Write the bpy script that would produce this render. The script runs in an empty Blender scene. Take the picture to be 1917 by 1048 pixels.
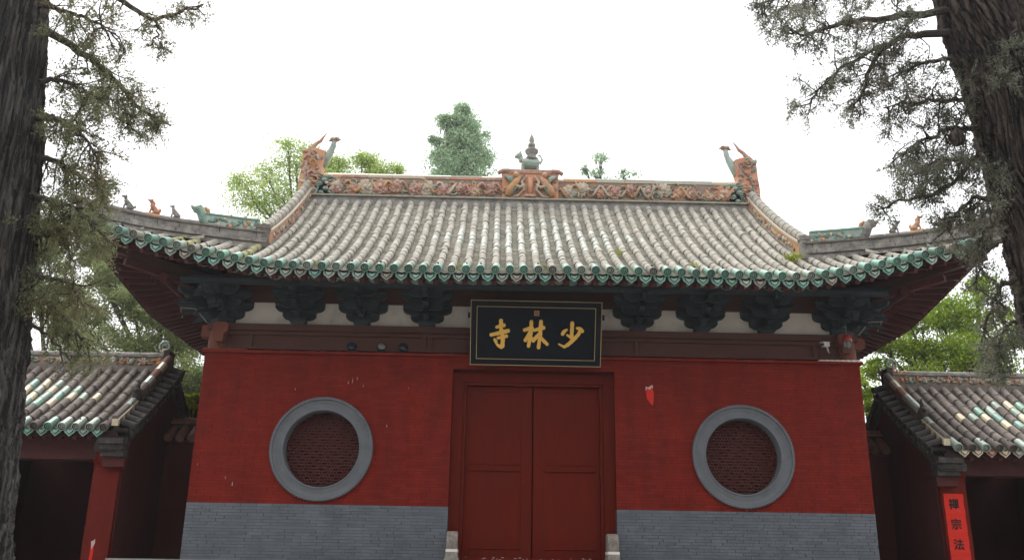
import bpy, bmesh, math, random
import numpy as np
from mathutils import Vector, Matrix, Euler

random.seed(7)
RNG = np.random.default_rng(7)
SC = bpy.context.scene
COL = SC.collection
R = math.radians

# ------------------------------------------------------------------ camera
CAM_LOC = Vector((-0.6484, -16.6, 1.6))
YAW, PITCH, ROLL, FPX = 0.0131, 0.311, 0.0165, 1700.0
_f = Vector((math.sin(YAW) * math.cos(PITCH), math.cos(YAW) * math.cos(PITCH), math.sin(PITCH)))
_r0 = Vector((math.cos(YAW), -math.sin(YAW), 0))
_u0 = _r0.cross(_f)
_r = _r0 * math.cos(ROLL) + _u0 * math.sin(ROLL)
_u = -_r0 * math.sin(ROLL) + _u0 * math.cos(ROLL)
cam = bpy.data.cameras.new('camera')
cam.sensor_width = 36.0
cam.lens = FPX / 1917.0 * 36.0
cam.clip_start = 0.1
cam.clip_end = 6000
cam_ob = bpy.data.objects.new('camera', cam)
COL.objects.link(cam_ob)
m3 = Matrix((_r, _u, -_f)).transposed()
cam_ob.matrix_world = Matrix.Translation(CAM_LOC) @ m3.to_4x4()
SC.camera = cam_ob

# ------------------------------------------------------------------ sky, sun, exposure
SUN_EL, SUN_AZ = R(64), R(-25)      # behind the roof, a little to the left
world = bpy.data.worlds.new('World')
SC.world = world
world.use_nodes = True
wn, wl = world.node_tree.nodes, world.node_tree.links
bg = wn['Background']
sky = wn.new('ShaderNodeTexSky')
sky.sky_type = 'NISHITA'
sky.sun_disc = False
sky.sun_elevation = SUN_EL
sky.sun_rotation = SUN_AZ
sky.dust_density = 4.0
mixw = wn.new('ShaderNodeMix')
mixw.data_type = 'RGBA'
mixw.inputs['Factor'].default_value = 0.90         # a thick white overcast in front of the clear sky
mixw.inputs['B'].default_value = (9.6, 9.65, 9.75, 1)
wl.new(sky.outputs['Color'], mixw.inputs['A'])
wl.new(mixw.outputs['Result'], bg.inputs['Color'])
bg.inputs['Strength'].default_value = 0.10
sun = bpy.data.lights.new('sun', 'SUN')
sun.energy = 1.5
sun.angle = R(28)
sun.color = (1.0, 0.96, 0.90)
sun_ob = bpy.data.objects.new('sun', sun)
COL.objects.link(sun_ob)
sd = Vector((math.sin(SUN_AZ) * math.cos(SUN_EL), math.cos(SUN_AZ) * math.cos(SUN_EL), math.sin(SUN_EL)))
sun_ob.rotation_euler = sd.to_track_quat('Z', 'Y').to_euler()
vs = SC.view_settings
vs.view_transform = 'Standard'
vs.look = 'None'
vs.exposure = 0.95
vs.gamma = 1.0
vs.use_curve_mapping = False


def at(px, py, y):
    """the point at depth y seen at a pixel of the photograph (used to measure the place)"""
    d = _f + _r * ((px - 958.5) / FPX) - _u * ((py - 524.0) / FPX)
    return CAM_LOC + d * ((y - CAM_LOC.y) / d.y)


# ------------------------------------------------------------------ materials
def mat(name, col, rough=0.8, var=0.15, scale=6.0, bump=0.0, bscale=40.0, isl=0.0, objr=0.0, col2=None, c2thr=0.55,
        c2soft=0.1, c2scale=2.0, metal=0.0, stretch=(1, 1, 1), trans=0.0, spec=0.3, huevar=0.0, coat=0.0):
    m = bpy.data.materials.new(name)
    m.use_nodes = True
    nt = m.node_tree
    n, l = nt.nodes, nt.links
    b = n['Principled BSDF']
    b.inputs['Roughness'].default_value = rough
    b.inputs['Metallic'].default_value = metal
    b.inputs['Specular IOR Level'].default_value = spec
    b.inputs['Coat Weight'].default_value = coat
    tc = n.new('ShaderNodeTexCoord')
    mp = n.new('ShaderNodeMapping')
    mp.inputs['Scale'].default_value = stretch
    geo = n.new('ShaderNodeNewGeometry')
    l.new(geo.outputs['Position'], mp.inputs['Vector'])
    nz = n.new('ShaderNodeTexNoise')
    nz.inputs['Scale'].default_value = scale
    nz.inputs['Detail'].default_value = 6
    nz.inputs['Roughness'].default_value = 0.65
    l.new(mp.outputs['Vector'], nz.inputs['Vector'])
    rgb = n.new('ShaderNodeRGB')
    rgb.outputs[0].default_value = (*col, 1)
    cur = rgb.outputs[0]
    if col2 is not None:
        n2 = n.new('ShaderNodeTexNoise')
        n2.inputs['Scale'].default_value = c2scale
        n2.inputs['Detail'].default_value = 8
        n2.inputs['Roughness'].default_value = 0.7
        l.new(mp.outputs['Vector'], n2.inputs['Vector'])
        mr = n.new('ShaderNodeMapRange')
        mr.inputs['From Min'].default_value = c2thr - c2soft
        mr.inputs['From Max'].default_value = c2thr + c2soft
        l.new(n2.outputs['Fac'], mr.inputs['Value'])
        mx = n.new('ShaderNodeMix')
        mx.data_type = 'RGBA'
        l.new(mr.outputs['Result'], mx.inputs['Factor'])
        l.new(cur, mx.inputs['A'])
        mx.inputs['B'].default_value = (*col2, 1)
        cur = mx.outputs['Result']
    hs = n.new('ShaderNodeHueSaturation')
    l.new(cur, hs.inputs['Color'])
    # value = 1 + var*(noise-.5)*2 + isl*(rand-.5)*2 + objr*(rand-.5)*2
    def lin(src, amp, off):
        a = n.new('ShaderNodeMath')
        a.operation = 'MULTIPLY_ADD'
        l.new(src, a.inputs[0])
        a.inputs[1].default_value = 2 * amp
        a.inputs[2].default_value = off - amp
        return a.outputs[0]
    v = lin(nz.outputs['Fac'], var * 1.8, 1.0)
    if isl:
        x = lin(geo.outputs['Random Per Island'], isl, 0.0)
        a = n.new('ShaderNodeMath')
        l.new(v, a.inputs[0]); l.new(x, a.inputs[1])
        v = a.outputs[0]
    oi = n.new('ShaderNodeObjectInfo')
    if objr:
        x = lin(oi.outputs['Random'], objr, 0.0)
        a = n.new('ShaderNodeMath')
        l.new(v, a.inputs[0]); l.new(x, a.inputs[1])
        v = a.outputs[0]
    l.new(v, hs.inputs['Value'])
    if huevar:
        ad = n.new('ShaderNodeMath')
        ad.operation = 'ADD'
        l.new(geo.outputs['Random Per Island'], ad.inputs[0])
        l.new(oi.outputs['Random'], ad.inputs[1])
        fr = n.new('ShaderNodeMath')
        fr.operation = 'FRACT'
        mu = n.new('ShaderNodeMath'); mu.operation = 'MULTIPLY'; mu.inputs[1].default_value = 7.31
        l.new(ad.outputs[0], mu.inputs[0]); l.new(mu.outputs[0], fr.inputs[0])
        l.new(lin(fr.outputs[0], huevar, 0.5), hs.inputs['Hue'])
    l.new(hs.outputs['Color'], b.inputs['Base Color'])
    if bump:
        nb = n.new('ShaderNodeTexNoise')
        nb.inputs['Scale'].default_value = bscale
        nb.inputs['Detail'].default_value = 8
        nb.inputs['Roughness'].default_value = 0.7
        l.new(mp.outputs['Vector'], nb.inputs['Vector'])
        bp = n.new('ShaderNodeBump')
        bp.inputs['Strength'].default_value = bump
        bp.inputs['Distance'].default_value = 0.02
        l.new(nb.outputs['Fac'], bp.inputs['Height'])
        l.new(bp.outputs['Normal'], b.inputs['Normal'])
    if trans:
        t = n.new('ShaderNodeBsdfTranslucent')
        l.new(hs.outputs['Color'], t.inputs['Color'])
        ms = n.new('ShaderNodeMixShader')
        ms.inputs[0].default_value = trans
        l.new(b.outputs[0], ms.inputs[1])
        l.new(t.outputs[0], ms.inputs[2])
        l.new(ms.outputs[0], n['Material Output'].inputs['Surface'])
    return m


M = {
    'tile': mat('tile_grey', (0.325, 0.305, 0.262), 0.9, 0.18, 5, 0.5, 60, isl=0.15, objr=0.15, col2=(0.22, 0.205, 0.175), c2thr=0.60, c2soft=0.10, c2scale=7, huevar=0.008),
    'tile_dark': mat('tile_dark', (0.16, 0.135, 0.12), 0.85, 0.2, 5, 0.5, 60, isl=0.2, objr=0.2, col2=(0.28, 0.25, 0.22), c2thr=0.62, c2soft=0.1, c2scale=9),
    'tile_soot': mat('tile_soot', (0.045, 0.040, 0.038), 0.9, 0.3, 9, 0.5, 50, isl=0.3, objr=0.2, col2=(0.10, 0.09, 0.08), c2thr=0.62, c2soft=0.1, c2scale=9),
    'tile_red': mat('tile_terracotta', (0.27, 0.14, 0.10), 0.85, 0.2, 5, 0.5, 60, isl=0.2, objr=0.2, col2=(0.16, 0.12, 0.10), c2thr=0.55, c2soft=0.12, c2scale=7),
    'tile_green': mat('tile_green_faded', (0.30, 0.335, 0.29), 0.5, 0.15, 6, 0.3, 60, isl=0.15, objr=0.15, col2=(0.36, 0.33, 0.30), c2thr=0.52, c2soft=0.08, c2scale=8),
    'tile_moss': mat('tile_mossy', (0.33, 0.31, 0.22), 0.9, 0.2, 9, 0.6, 70, isl=0.1, objr=0.1, col2=(0.26, 0.26, 0.10), c2thr=0.48, c2soft=0.07, c2scale=9),
    'glaze_green': mat('glaze_green', (0.155, 0.315, 0.25), 0.35, 0.2, 10, 0.25, 60, isl=0.1, objr=0.22, col2=(0.30, 0.36, 0.31), c2thr=0.60, c2soft=0.1, c2scale=9, spec=0.5, huevar=0.02),
    'recess_green': mat('recess_dark_green', (0.022, 0.062, 0.050), 0.5, 0.3, 12, objr=0.3),
    'glaze_pale': mat('glaze_pale', (0.27, 0.37, 0.31), 0.35, 0.2, 10, 0.25, 60, objr=0.22, col2=(0.36, 0.34, 0.30), c2thr=0.55, c2soft=0.1, c2scale=11, spec=0.5, huevar=0.02),
    'glaze_cream': mat('glaze_cream', (0.60, 0.50, 0.34), 0.35, 0.15, 10, 0.25, 60, objr=0.2, col2=(0.40, 0.36, 0.30), c2thr=0.6, c2soft=0.1, c2scale=11, spec=0.5, huevar=0.02),
    'glaze_orange': mat('glaze_orange', (0.52, 0.23, 0.10), 0.5, 0.2, 10, 0.3, 50, isl=0.2, objr=0.1, col2=(0.42, 0.30, 0.22), c2thr=0.55, c2soft=0.1, c2scale=9, huevar=0.015),
    'terracotta': mat('relief_terracotta', (0.37, 0.20, 0.15), 0.7, 0.2, 10, 0.4, 50, isl=0.3, col2=(0.42, 0.36, 0.30), c2thr=0.58, c2soft=0.1, c2scale=10, huevar=0.02),
    'relief_green': mat('relief_green', (0.13, 0.24, 0.19), 0.5, 0.2, 10, 0.3, 50, isl=0.3, col2=(0.28, 0.30, 0.26), c2thr=0.52, c2soft=0.12, c2scale=10, huevar=0.02),
    'relief_cream': mat('relief_cream', (0.48, 0.40, 0.30), 0.6, 0.2, 10, 0.3, 50, isl=0.25, col2=(0.30, 0.27, 0.24), c2thr=0.58, c2soft=0.12, c2scale=10),
    'relief_bg': mat('relief_background', (0.25, 0.22, 0.18), 0.85, 0.25, 8, 0.5, 40, col2=(0.35, 0.20, 0.13), c2thr=0.5, c2soft=0.12, c2scale=5),
    'ridge_brick': mat('ridge_brick', (0.32, 0.295, 0.27), 0.9, 0.3, 7, 0.8, 45, isl=0.1, objr=0.12, col2=(0.15, 0.145, 0.135), c2thr=0.52, c2soft=0.12, c2scale=6),
    'pan': mat('pan_tile', (0.33, 0.31, 0.255), 0.95, 0.3, 8, 0.6, 60, isl=0.25, col2=(0.15, 0.15, 0.09), c2thr=0.62, c2soft=0.08, c2scale=5),
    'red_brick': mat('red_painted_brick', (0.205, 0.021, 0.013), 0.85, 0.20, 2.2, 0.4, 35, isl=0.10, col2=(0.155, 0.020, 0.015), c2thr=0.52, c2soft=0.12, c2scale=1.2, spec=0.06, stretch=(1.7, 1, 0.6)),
    'pillar_red': mat('old_red_pillar_paint', (0.150, 0.019, 0.013), 0.85, 0.2, 2.2, 0.4, 35, col2=(0.115, 0.018, 0.014), c2thr=0.5, c2soft=0.12, c2scale=1.5, spec=0.06, stretch=(1.7, 1, 0.6)),
    'red_mortar': mat('red_painted_mortar', (0.145, 0.015, 0.010), 0.95, 0.1, 3, spec=0.05),
    'grey_brick': mat('grey_painted_brick', (0.145, 0.158, 0.178), 0.8, 0.12, 2.5, 0.35, 35, isl=0.09, col2=(0.11, 0.122, 0.142), c2thr=0.52, c2soft=0.15, c2scale=1.5),
    'grey_mortar': mat('grey_painted_mortar', (0.085, 0.092, 0.104), 0.9, 0.1, 3),
    'grey_ring': mat('grey_painted_render', (0.145, 0.155, 0.17), 0.8, 0.10, 4, 0.2, 40, col2=(0.115, 0.124, 0.138), c2thr=0.55, c2soft=0.15, c2scale=3),
    'door': mat('door_red_lacquer', (0.130, 0.012, 0.005), 0.5, 0.12, 3, 0.12, 25, col2=(0.098, 0.012, 0.007), c2thr=0.52, c2soft=0.15, c2scale=1.6, stretch=(3, 3, 0.5), spec=0.06),
    'shaded_dark_red': mat('shaded_dark_red_paint', (0.085, 0.018, 0.015), 0.85, 0.2, 3, 0.3, 30, col2=(0.06, 0.017, 0.015), c2thr=0.5, c2soft=0.15, c2scale=1.5),  # darker red for passage walls and gate interiors: shade put into the colour
    'lattice': mat('lattice_dark_red', (0.085, 0.017, 0.014), 0.6, 0.2, 6, 0.2, 40),
    'beam': mat('beam_brown_red', (0.085, 0.034, 0.026), 0.7, 0.2, 4, 0.3, 30, stretch=(0.4, 1, 2), objr=0.08),
    'beam_light': mat('beam_orange_brown', (0.155, 0.048, 0.030), 0.7, 0.2, 5, 0.3, 30),
    'rafter': mat('rafter_dark_red', (0.088, 0.024, 0.023), 0.75, 0.2, 5, 0.2, 30, objr=0.2),
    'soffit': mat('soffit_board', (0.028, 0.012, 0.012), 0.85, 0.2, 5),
    'bracket': mat('bracket_dark_green', (0.026, 0.038, 0.045), 0.7, 0.3, 8, 0.3, 40, objr=0.3),
    'plaster': mat('plaster_white', (0.80, 0.74, 0.68), 0.9, 0.07, 3, 0.1, 30, col2=(0.40, 0.38, 0.35), c2thr=0.66, c2soft=0.15, c2scale=2),
    'plaque': mat('plaque_black_lacquer', (0.007, 0.010, 0.016), 0.6, 0.1, 4, spec=0.1),
    'gold': mat('gold_paint', (0.92, 0.54, 0.11), 0.45, 0.08, 12, spec=0.4),
    'gold_line': mat('gold_line', (0.45, 0.33, 0.15), 0.5, 0.08, 12, spec=0.4),
    'seal': mat('seal_pink', (0.42, 0.22, 0.15), 0.6, 0.3, 120),
    'stone': mat('carved_stone', (0.30, 0.27, 0.24), 0.9, 0.25, 12, 0.6, 40, col2=(0.20, 0.17, 0.15), c2thr=0.5, c2soft=0.1, c2scale=14),
    'paving': mat('paving_stone', (0.26, 0.25, 0.235), 0.9, 0.15, 3, 0.3, 30),
    'red_paper': mat('red_paper', (0.62, 0.022, 0.010), 0.7, 0.06, 5, 0.1, 20),
    'paper_back': mat('paper_backing', (0.55, 0.42, 0.40), 0.9, 0.2, 20),
    'ink': mat('ink_black', (0.012, 0.010, 0.010), 0.7, 0.1, 20),
    'black_iron': mat('black_iron', (0.02, 0.02, 0.022), 0.6, 0.2, 10),
    'lamp_glass': mat('lamp_glass_blue_black', (0.02, 0.03, 0.055), 0.15, 0.1, 10, spec=0.6),
    'red_plastic': mat('red_plastic', (0.25, 0.03, 0.025), 0.3, 0.08, 8, spec=0.5),
    'grey_plastic': mat('grey_plastic', (0.20, 0.21, 0.20), 0.4, 0.1, 8),
    'white_plastic': mat('white_plastic', (0.60, 0.58, 0.55), 0.4, 0.05, 8),
    'bark': mat('cypress_bark', (0.16, 0.145, 0.135), 0.95, 0.3, 7, 1.0, 26, stretch=(10, 10, 0.16), col2=(0.036, 0.034, 0.035), c2thr=0.49, c2soft=0.06, c2scale=2.4),
    'bark_red': mat('cypress_bark_brown', (0.16, 0.122, 0.102), 0.95, 0.3, 7, 1.0, 26, stretch=(10, 10, 0.16), col2=(0.030, 0.028, 0.031), c2thr=0.50, c2soft=0.06, c2scale=2.0),
    'twig': mat('twig_bark', (0.075, 0.062, 0.055), 0.95, 0.3, 12),
    'cypress': mat('cypress_foliage', (0.23, 0.245, 0.135), 0.8, 0.25, 1.2, isl=0.35, trans=0.5, col2=(0.25, 0.20, 0.12), c2thr=0.56, c2soft=0.1, c2scale=1.6, huevar=0.02, spec=0.15),
    'cypress_blue': mat('cypress_foliage_grey', (0.195, 0.21, 0.155), 0.8, 0.25, 1.2, isl=0.35, trans=0.5, col2=(0.22, 0.195, 0.15), c2thr=0.56, c2soft=0.1, c2scale=1.6, huevar=0.02, spec=0.15),
    'leaf_bright': mat('leaf_bright_green', (0.24, 0.34, 0.030), 0.6, 0.25, 0.9, isl=0.35, trans=0.5, huevar=0.02, spec=0.2),
    'leaf_mid': mat('leaf_mid_green', (0.24, 0.29, 0.115), 0.6, 0.25, 0.8, isl=0.35, trans=0.45, huevar=0.02, spec=0.2),
    'leaf_pale': mat('leaf_pale_green', (0.35, 0.46, 0.12), 0.6, 0.25, 0.8, isl=0.3, trans=0.6, huevar=0.02, spec=0.2),
    'leaf_conifer': mat('leaf_conifer', (0.33, 0.46, 0.28), 0.7, 0.25, 0.8, isl=0.35, trans=0.5, huevar=0.015, spec=0.2),  # lightened leaf colour: the pale veil of haze is put into it
    'leaf_yellow': mat('leaf_yellow_green', (0.33, 0.38, 0.03), 0.6, 0.2, 2, isl=0.3, trans=0.5, huevar=0.015, spec=0.2),
    'weed': mat('roof_weed', (0.30, 0.29, 0.07), 0.7, 0.2, 6, isl=0.3, trans=0.4, huevar=0.02),
    'ground': mat('courtyard_ground', (0.22, 0.21, 0.19), 0.95, 0.2, 0.6, 0.3, 12),
    'hill': mat('wooded_hill', (0.06, 0.085, 0.05), 0.95, 0.35, 0.05, col2=(0.09, 0.10, 0.06), c2thr=0.5, c2soft=0.1, c2scale=0.03),
}

# ------------------------------------------------------------------ mesh building
OFF = {}          # world position of each root, so that parts can be given in world coordinates


class MB:
    def __init__(s):
        s.v, s.f = [], []

    def add(s, vs, fs):
        o = len(s.v)
        s.v += [tuple(p) for p in vs]
        s.f += [tuple(i + o for i in f) for f in fs]
        return s

    def box(s, x0, x1, y0, y1, z0, z1, top=1.0):
        cx, cy = (x0 + x1) / 2, (y0 + y1) / 2
        hx, hy = (x1 - x0) / 2, (y1 - y0) / 2
        v = []
        for z, k in ((z0, 1.0), (z1, top)):
            v += [(cx - hx * k, cy - hy * k, z), (cx + hx * k, cy - hy * k, z), (cx + hx * k, cy + hy * k, z), (cx - hx * k, cy + hy * k, z)]
        return s.add(v, [(0, 3, 2, 1), (4, 5, 6, 7), (0, 1, 5, 4), (1, 2, 6, 5), (2, 3, 7, 6), (3, 0, 4, 7)])

    def beam(s, p0, p1, w, h, up=(0, 0, 1)):
        p0, p1 = Vector(p0), Vector(p1)
        d = (p1 - p0).normalized()
        a = d.cross(Vector(up)).normalized() * (w / 2)
        b = a.cross(d).normalized() * (h / 2)
        v = [p + i * a + j * b for p in (p0, p1) for i, j in ((-1, -1), (1, -1), (1, 1), (-1, 1))]
        return s.add(v, [(0, 3, 2, 1), (4, 5, 6, 7), (0, 1, 5, 4), (1, 2, 6, 5), (2, 3, 7, 6), (3, 0, 4, 7)])

    def tube(s, pts, rad, n=8, caps=True, flat=1.0):
        pts = [Vector(p) for p in pts]
        k = len(pts)
        if not hasattr(rad, '__len__'):
            rad = [rad] * k
        up = Vector((0.013, 0.021, 1))
        v, f = [], []
        for i, p in enumerate(pts):
            t = (pts[min(i + 1, k - 1)] - pts[max(i - 1, 0)]).normalized()
            u = up
            if abs(t.dot(up.normalized())) > 0.95:
                u = Vector((0.02, 1, 0.01))
            a = t.cross(u).normalized()
            b = a.cross(t).normalized()
            for j in range(n):
                th = 2 * math.pi * j / n
                v.append(p + a * math.cos(th) * rad[i] + b * math.sin(th) * rad[i] * flat)
        for i in range(k - 1):
            for j in range(n):
                j2 = (j + 1) % n
                f.append((i * n + j, i * n + j2, (i + 1) * n + j2, (i + 1) * n + j))
        if caps:
            f.append(tuple(range(n - 1, -1, -1)))
            f.append(tuple(range((k - 1) * n, k * n)))
        return s.add(v, f)

    def ell(s, c, r, nu=8, nv=6, rot=None):
        c = Vector(c)
        v = []
        for i in range(1, nv):
            ph = math.pi * i / nv
            for j in range(nu):
                th = 2 * math.pi * j / nu
                p = Vector((r[0] * math.sin(ph) * math.cos(th), r[1] * math.sin(ph) * math.sin(th), r[2] * math.cos(ph)))
                if rot:
                    p = rot @ p
                v.append(c + p)
        tp, bt = Vector((0, 0, r[2])), Vector((0, 0, -r[2]))
        if rot:
            tp, bt = rot @ tp, rot @ bt
        v += [c + tp, c + bt]
        a, b = len(v) - 2, len(v) - 1
        f = []
        for j in range(nu):
            j2 = (j + 1) % nu
            f.append((a, j, j2))
            f.append((b, (nv - 2) * nu + j2, (nv - 2) * nu + j))
            for i in range(nv - 2):
                f.append((i * nu + j, (i + 1) * nu + j, (i + 1) * nu + j2, i * nu + j2))
        return s.add(v, f)

    def lathe(s, c, prof, n=16):
        c = Vector(c)
        v, f = [], []
        for r, z in prof:
            for j in range(n):
                th = 2 * math.pi * j / n
                v.append(c + Vector((r * math.cos(th), r * math.sin(th), z)))
        k = len(prof)
        for i in range(k - 1):
            for j in range(n):
                j2 = (j + 1) % n
                f.append((i * n + j, i * n + j2, (i + 1) * n + j2, (i + 1) * n + j))
        f.append(tuple(range(n - 1, -1, -1)))
        f.append(tuple(range((k - 1) * n, k * n)))
        return s.add(v, f)

    def prism(s, poly, y0, y1):
        """polygon in x-z (counter-clockwise seen from -y) extruded from y0 (front) to y1"""
        n = len(poly)
        v = [(x, y0, z) for x, z in poly] + [(x, y1, z) for x, z in poly]
        f = [tuple(range(n)), tuple(range(2 * n - 1, n - 1, -1))]
        for i in range(n):
            j = (i + 1) % n
            f.append((i, i + n, j + n, j))
        return s.add(v, f)

    def mesh(s, name, m, smooth=False):
        me = bpy.data.meshes.new(name)
        me.from_pydata(s.v, [], s.f)
        if m:
            me.materials.append(m)
        if smooth:
            me.polygons.foreach_set('use_smooth', [True] * len(me.polygons))
        me.update()
        return me

    def build(s, name, m, parent=None, smooth=False, kind=None, world=True):
        if parent is not None and world:
            o = OFF[parent]
            s.v = [(a - o[0], b - o[1], c - o[2]) for a, b, c in s.v]
        return link(name, s.mesh(name, m, smooth), parent, kind)


def link(name, me, parent=None, kind=None, loc=None, rot=None, scale=None):
    ob = bpy.data.objects.new(name, me)
    COL.objects.link(ob)
    if parent is not None:
        ob.parent = parent
        OFF[ob] = OFF[parent]
        if loc is not None:
            loc = Vector(loc) - Vector(OFF[parent])
    else:
        OFF[ob] = (0, 0, 0)
    if loc is not None:
        ob.location = loc
    if rot is not None:
        ob.rotation_euler = rot
    if scale is not None:
        ob.scale = scale
    if kind:
        ob['kind'] = kind
    return ob


def thing(name, label, cat, loc, group=None):
    o = bpy.data.objects.new(name, None)
    o.empty_display_size = 0.2
    COL.objects.link(o)
    o.location = loc
    OFF[o] = tuple(loc)
    o['label'] = label
    o['category'] = cat
    if group:
        o['group'] = group
    return o


def tag(o, label, cat, group=None):
    o['label'] = label
    o['category'] = cat
    if group:
        o['group'] = group
    return o


def part(name, parent):
    """an empty part that only gathers its pieces"""
    o = bpy.data.objects.new(name, None)
    o.empty_display_size = 0.1
    COL.objects.link(o)
    o.parent = parent
    OFF[o] = OFF[parent]
    return o


def fast_mesh(name, V, F, m, smooth=False):
    """V (n,3), F (k,c) arrays -> mesh"""
    me = bpy.data.meshes.new(name)
    k, c = F.shape
    me.vertices.add(len(V))
    me.vertices.foreach_set('co', np.ascontiguousarray(V, dtype=np.float32).ravel())
    me.loops.add(k * c)
    me.loops.foreach_set('vertex_index', np.ascontiguousarray(F, dtype=np.int32).ravel())
    me.polygons.add(k)
    me.polygons.foreach_set('loop_start', np.arange(0, k * c, c, dtype=np.int32))
    me.polygons.foreach_set('loop_total', np.full(k, c, dtype=np.int32))
    if smooth:
        me.polygons.foreach_set('use_smooth', np.ones(k, dtype=bool))
    me.update(calc_edges=True)
    me.validate()
    if m:
        me.materials.append(m)
    return me


def remeshed(mb, name, m, voxel=0.02, smooth_it=2):
    """fuse overlapping pieces into one continuous skin"""
    me = mb.mesh(name + '_raw', m)
    ob = bpy.data.objects.new(name + '_raw', me)
    COL.objects.link(ob)
    md = ob.modifiers.new('r', 'REMESH')
    md.mode = 'VOXEL'
    md.voxel_size = voxel
    sm = ob.modifiers.new('s', 'SMOOTH')
    sm.iterations = smooth_it
    dg = bpy.context.evaluated_depsgraph_get()
    out = bpy.data.meshes.new_from_object(ob.evaluated_get(dg))
    out.name = name
    out.materials.clear()
    out.materials.append(m)
    out.polygons.foreach_set('use_smooth', [True] * len(out.polygons))
    bpy.data.objects.remove(ob)
    bpy.data.meshes.remove(me)
    return out

# ================================================================== the setting
gs = MB()
gs.add([(-3000, -3000, 0), (3000, -3000, 0), (3000, 3000, 0), (-3000, 3000, 0)], [(0, 1, 2, 3)])
gs.build('ground', M['ground'], kind='structure')

# terrace on which the gates stand, with a flight of steps in front
TZ = 1.72
tb = MB()
tb.box(-7.0, 7.6, -1.0, 9.5, 0.004, TZ)
terrace = tb.build('terrace', M['paving'], kind='structure')
for i in range(10):
    MB().box(-3.2, 3.2, -1.0 - 0.33 * (i + 1), -1.002 - 0.33 * i, 0.004, TZ - 0.168 * (i + 1)).build('step', M['paving'], terrace)
for x0 in (-14.0, 7.602):
    w = 6.998 if x0 < 0 else 6.4
    MB().box(x0, x0 + w, -0.35, 9.5, 0.004, TZ - 0.18).build('terrace_wing', M['paving'], terrace)

hv, hf = [], []
hn = 40
for j, yy in enumerate((330, 420, 560)):
    for i in range(hn):
        x = -900 + 1800 * i / (hn - 1)
        h = (28 + 10 * math.sin(i * 0.55) + 6 * math.sin(i * 1.7 + 1)) * (0.02, 0.75, 1.1)[j] * (1.15 if x < -60 else 0.55)
        hv.append((x, yy, h))
for j in range(2):
    for i in range(hn - 1):
        hf.append((j * hn + i, j * hn + i + 1, (j + 1) * hn + i + 1, (j + 1) * hn + i))
MB().add(hv, hf).build('hill', M['hill'], kind='structure', smooth=True)

# ================================================================== the gatehouse
gate = thing('temple_gatehouse', 'red brick temple gatehouse with sweeping grey tiled roof and two round windows', 'building', (0, 3.2, TZ))
W, ZG, ZT, DH, DT, DEPTH = 6.12, 2.69, 5.40, 1.50, 5.15, 6.4
WX, WZ, WR = 3.82, 3.67, 0.88


def row_spans(z0, z1):
    """parts of the front wall that are solid between two heights"""
    spans = [(-W, W)]
    zc = (z0 + z1) / 2
    cuts = []
    if z0 < DT:
        cuts.append((-DH, DH))
    for sx in (-1, 1):
        d = abs(zc - WZ)
        if d < WR:
            c = math.sqrt(WR * WR - d * d)
            cuts.append((sx * WX - c, sx * WX + c))
    for a, b in cuts:
        out = []
        for s, e in spans:
            if b <= s or a >= e:
                out.append((s, e))
            else:
                if a > s: out.append((s, a))
                if b < e: out.append((b, e))
        spans = out
    return spans


def brick_face(name, z0, z1, m_brick, m_mortar, pitch, proud, side=0):
    base, br = MB(), MB()
    n = round((z1 - z0) / pitch)
    pitch = (z1 - z0) / n
    for i in range(n):
        a, b = z0 + i * pitch, z0 + (i + 1) * pitch
        for s, e in row_spans(a, b):
            if side and (s + e) * side < 0:
                continue
            base.box(s, e, 0.006 - proud, 0.30, a, b)
            x = -W + (0.137 if i % 2 else 0.0) - 0.274 + random.uniform(-0.01, 0.01)
            while x < e:
                p, q = max(s, x + 0.004), min(e, x + 0.27)
                if q - p > 0.02:
                    d = random.uniform(-0.0025, 0.0025)
                    h = random.choice((0.0, 0.0, 0.001, 0.002, 0.004)) if proud else random.uniform(0, 0.002)
                    br.box(p, q, -proud + d, 0.05, a + 0.003 + h, b - 0.003)
                x += 0.274 + random.uniform(-0.012, 0.012)
    w = base.build(name, m_mortar, gate)
    br.build('brick_courses', m_brick, w, kind='stuff')
    return w


brick_face('red_wall', ZG, ZT, M['red_brick'], M['red_mortar'], 0.055, 0.0)
for sx in (-1, 1):
    brick_face('grey_dado', TZ, ZG, M['grey_brick'], M['grey_mortar'], 0.055, 0.012, sx)
# side and back walls
for sx in (-1, 1):
    a, b = (-W, -W + 0.35) if sx < 0 else (W - 0.35, W)
    MB().box(a + 0.002, b - 0.002, 0.301, DEPTH - 0.3, ZG, ZT).build('side_wall', M['red_brick'], gate)
    MB().box(a - 0.01, b + 0.01, 0.301, DEPTH - 0.3, TZ, ZG).build('side_dado', M['grey_brick'], gate)
MB().box(-W, W, DEPTH - 0.299, DEPTH, TZ, ZT).build('back_wall', M['red_brick'], gate)
# sloped coping along the top of the wall
cp = MB()
cp.add([(-W - 0.05, -0.06, ZT), (W + 0.05, -0.06, ZT), (W + 0.05, -0.06, ZT + 0.05), (-W - 0.05, -0.06, ZT + 0.05),
        (-W - 0.05, 0.30, ZT + 0.10), (W + 0.05, 0.30, ZT + 0.10), (-W - 0.05, 0.30, ZT), (W + 0.05, 0.30, ZT)],
       [(0, 1, 2, 3), (3, 2, 5, 4), (0, 6, 7, 1), (0, 3, 4, 6), (1, 7, 5, 2), (4, 5, 7, 6)])
cp.build('wall_coping', M['red_brick'], gate)
sl = MB()
for k in range(26):       # flaking plaster lumps on the coping
    x = random.uniform(-W, -1.4) if k % 3 else random.uniform(1.4, W)
    sl.ell((x, 0.0, ZT + 0.058), (random.uniform(0.02, 0.10), 0.03, random.uniform(0.008, 0.02)), 6, 4)
sl.build('coping_rubble', M['beam_light'], gate, kind='stuff')
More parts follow.
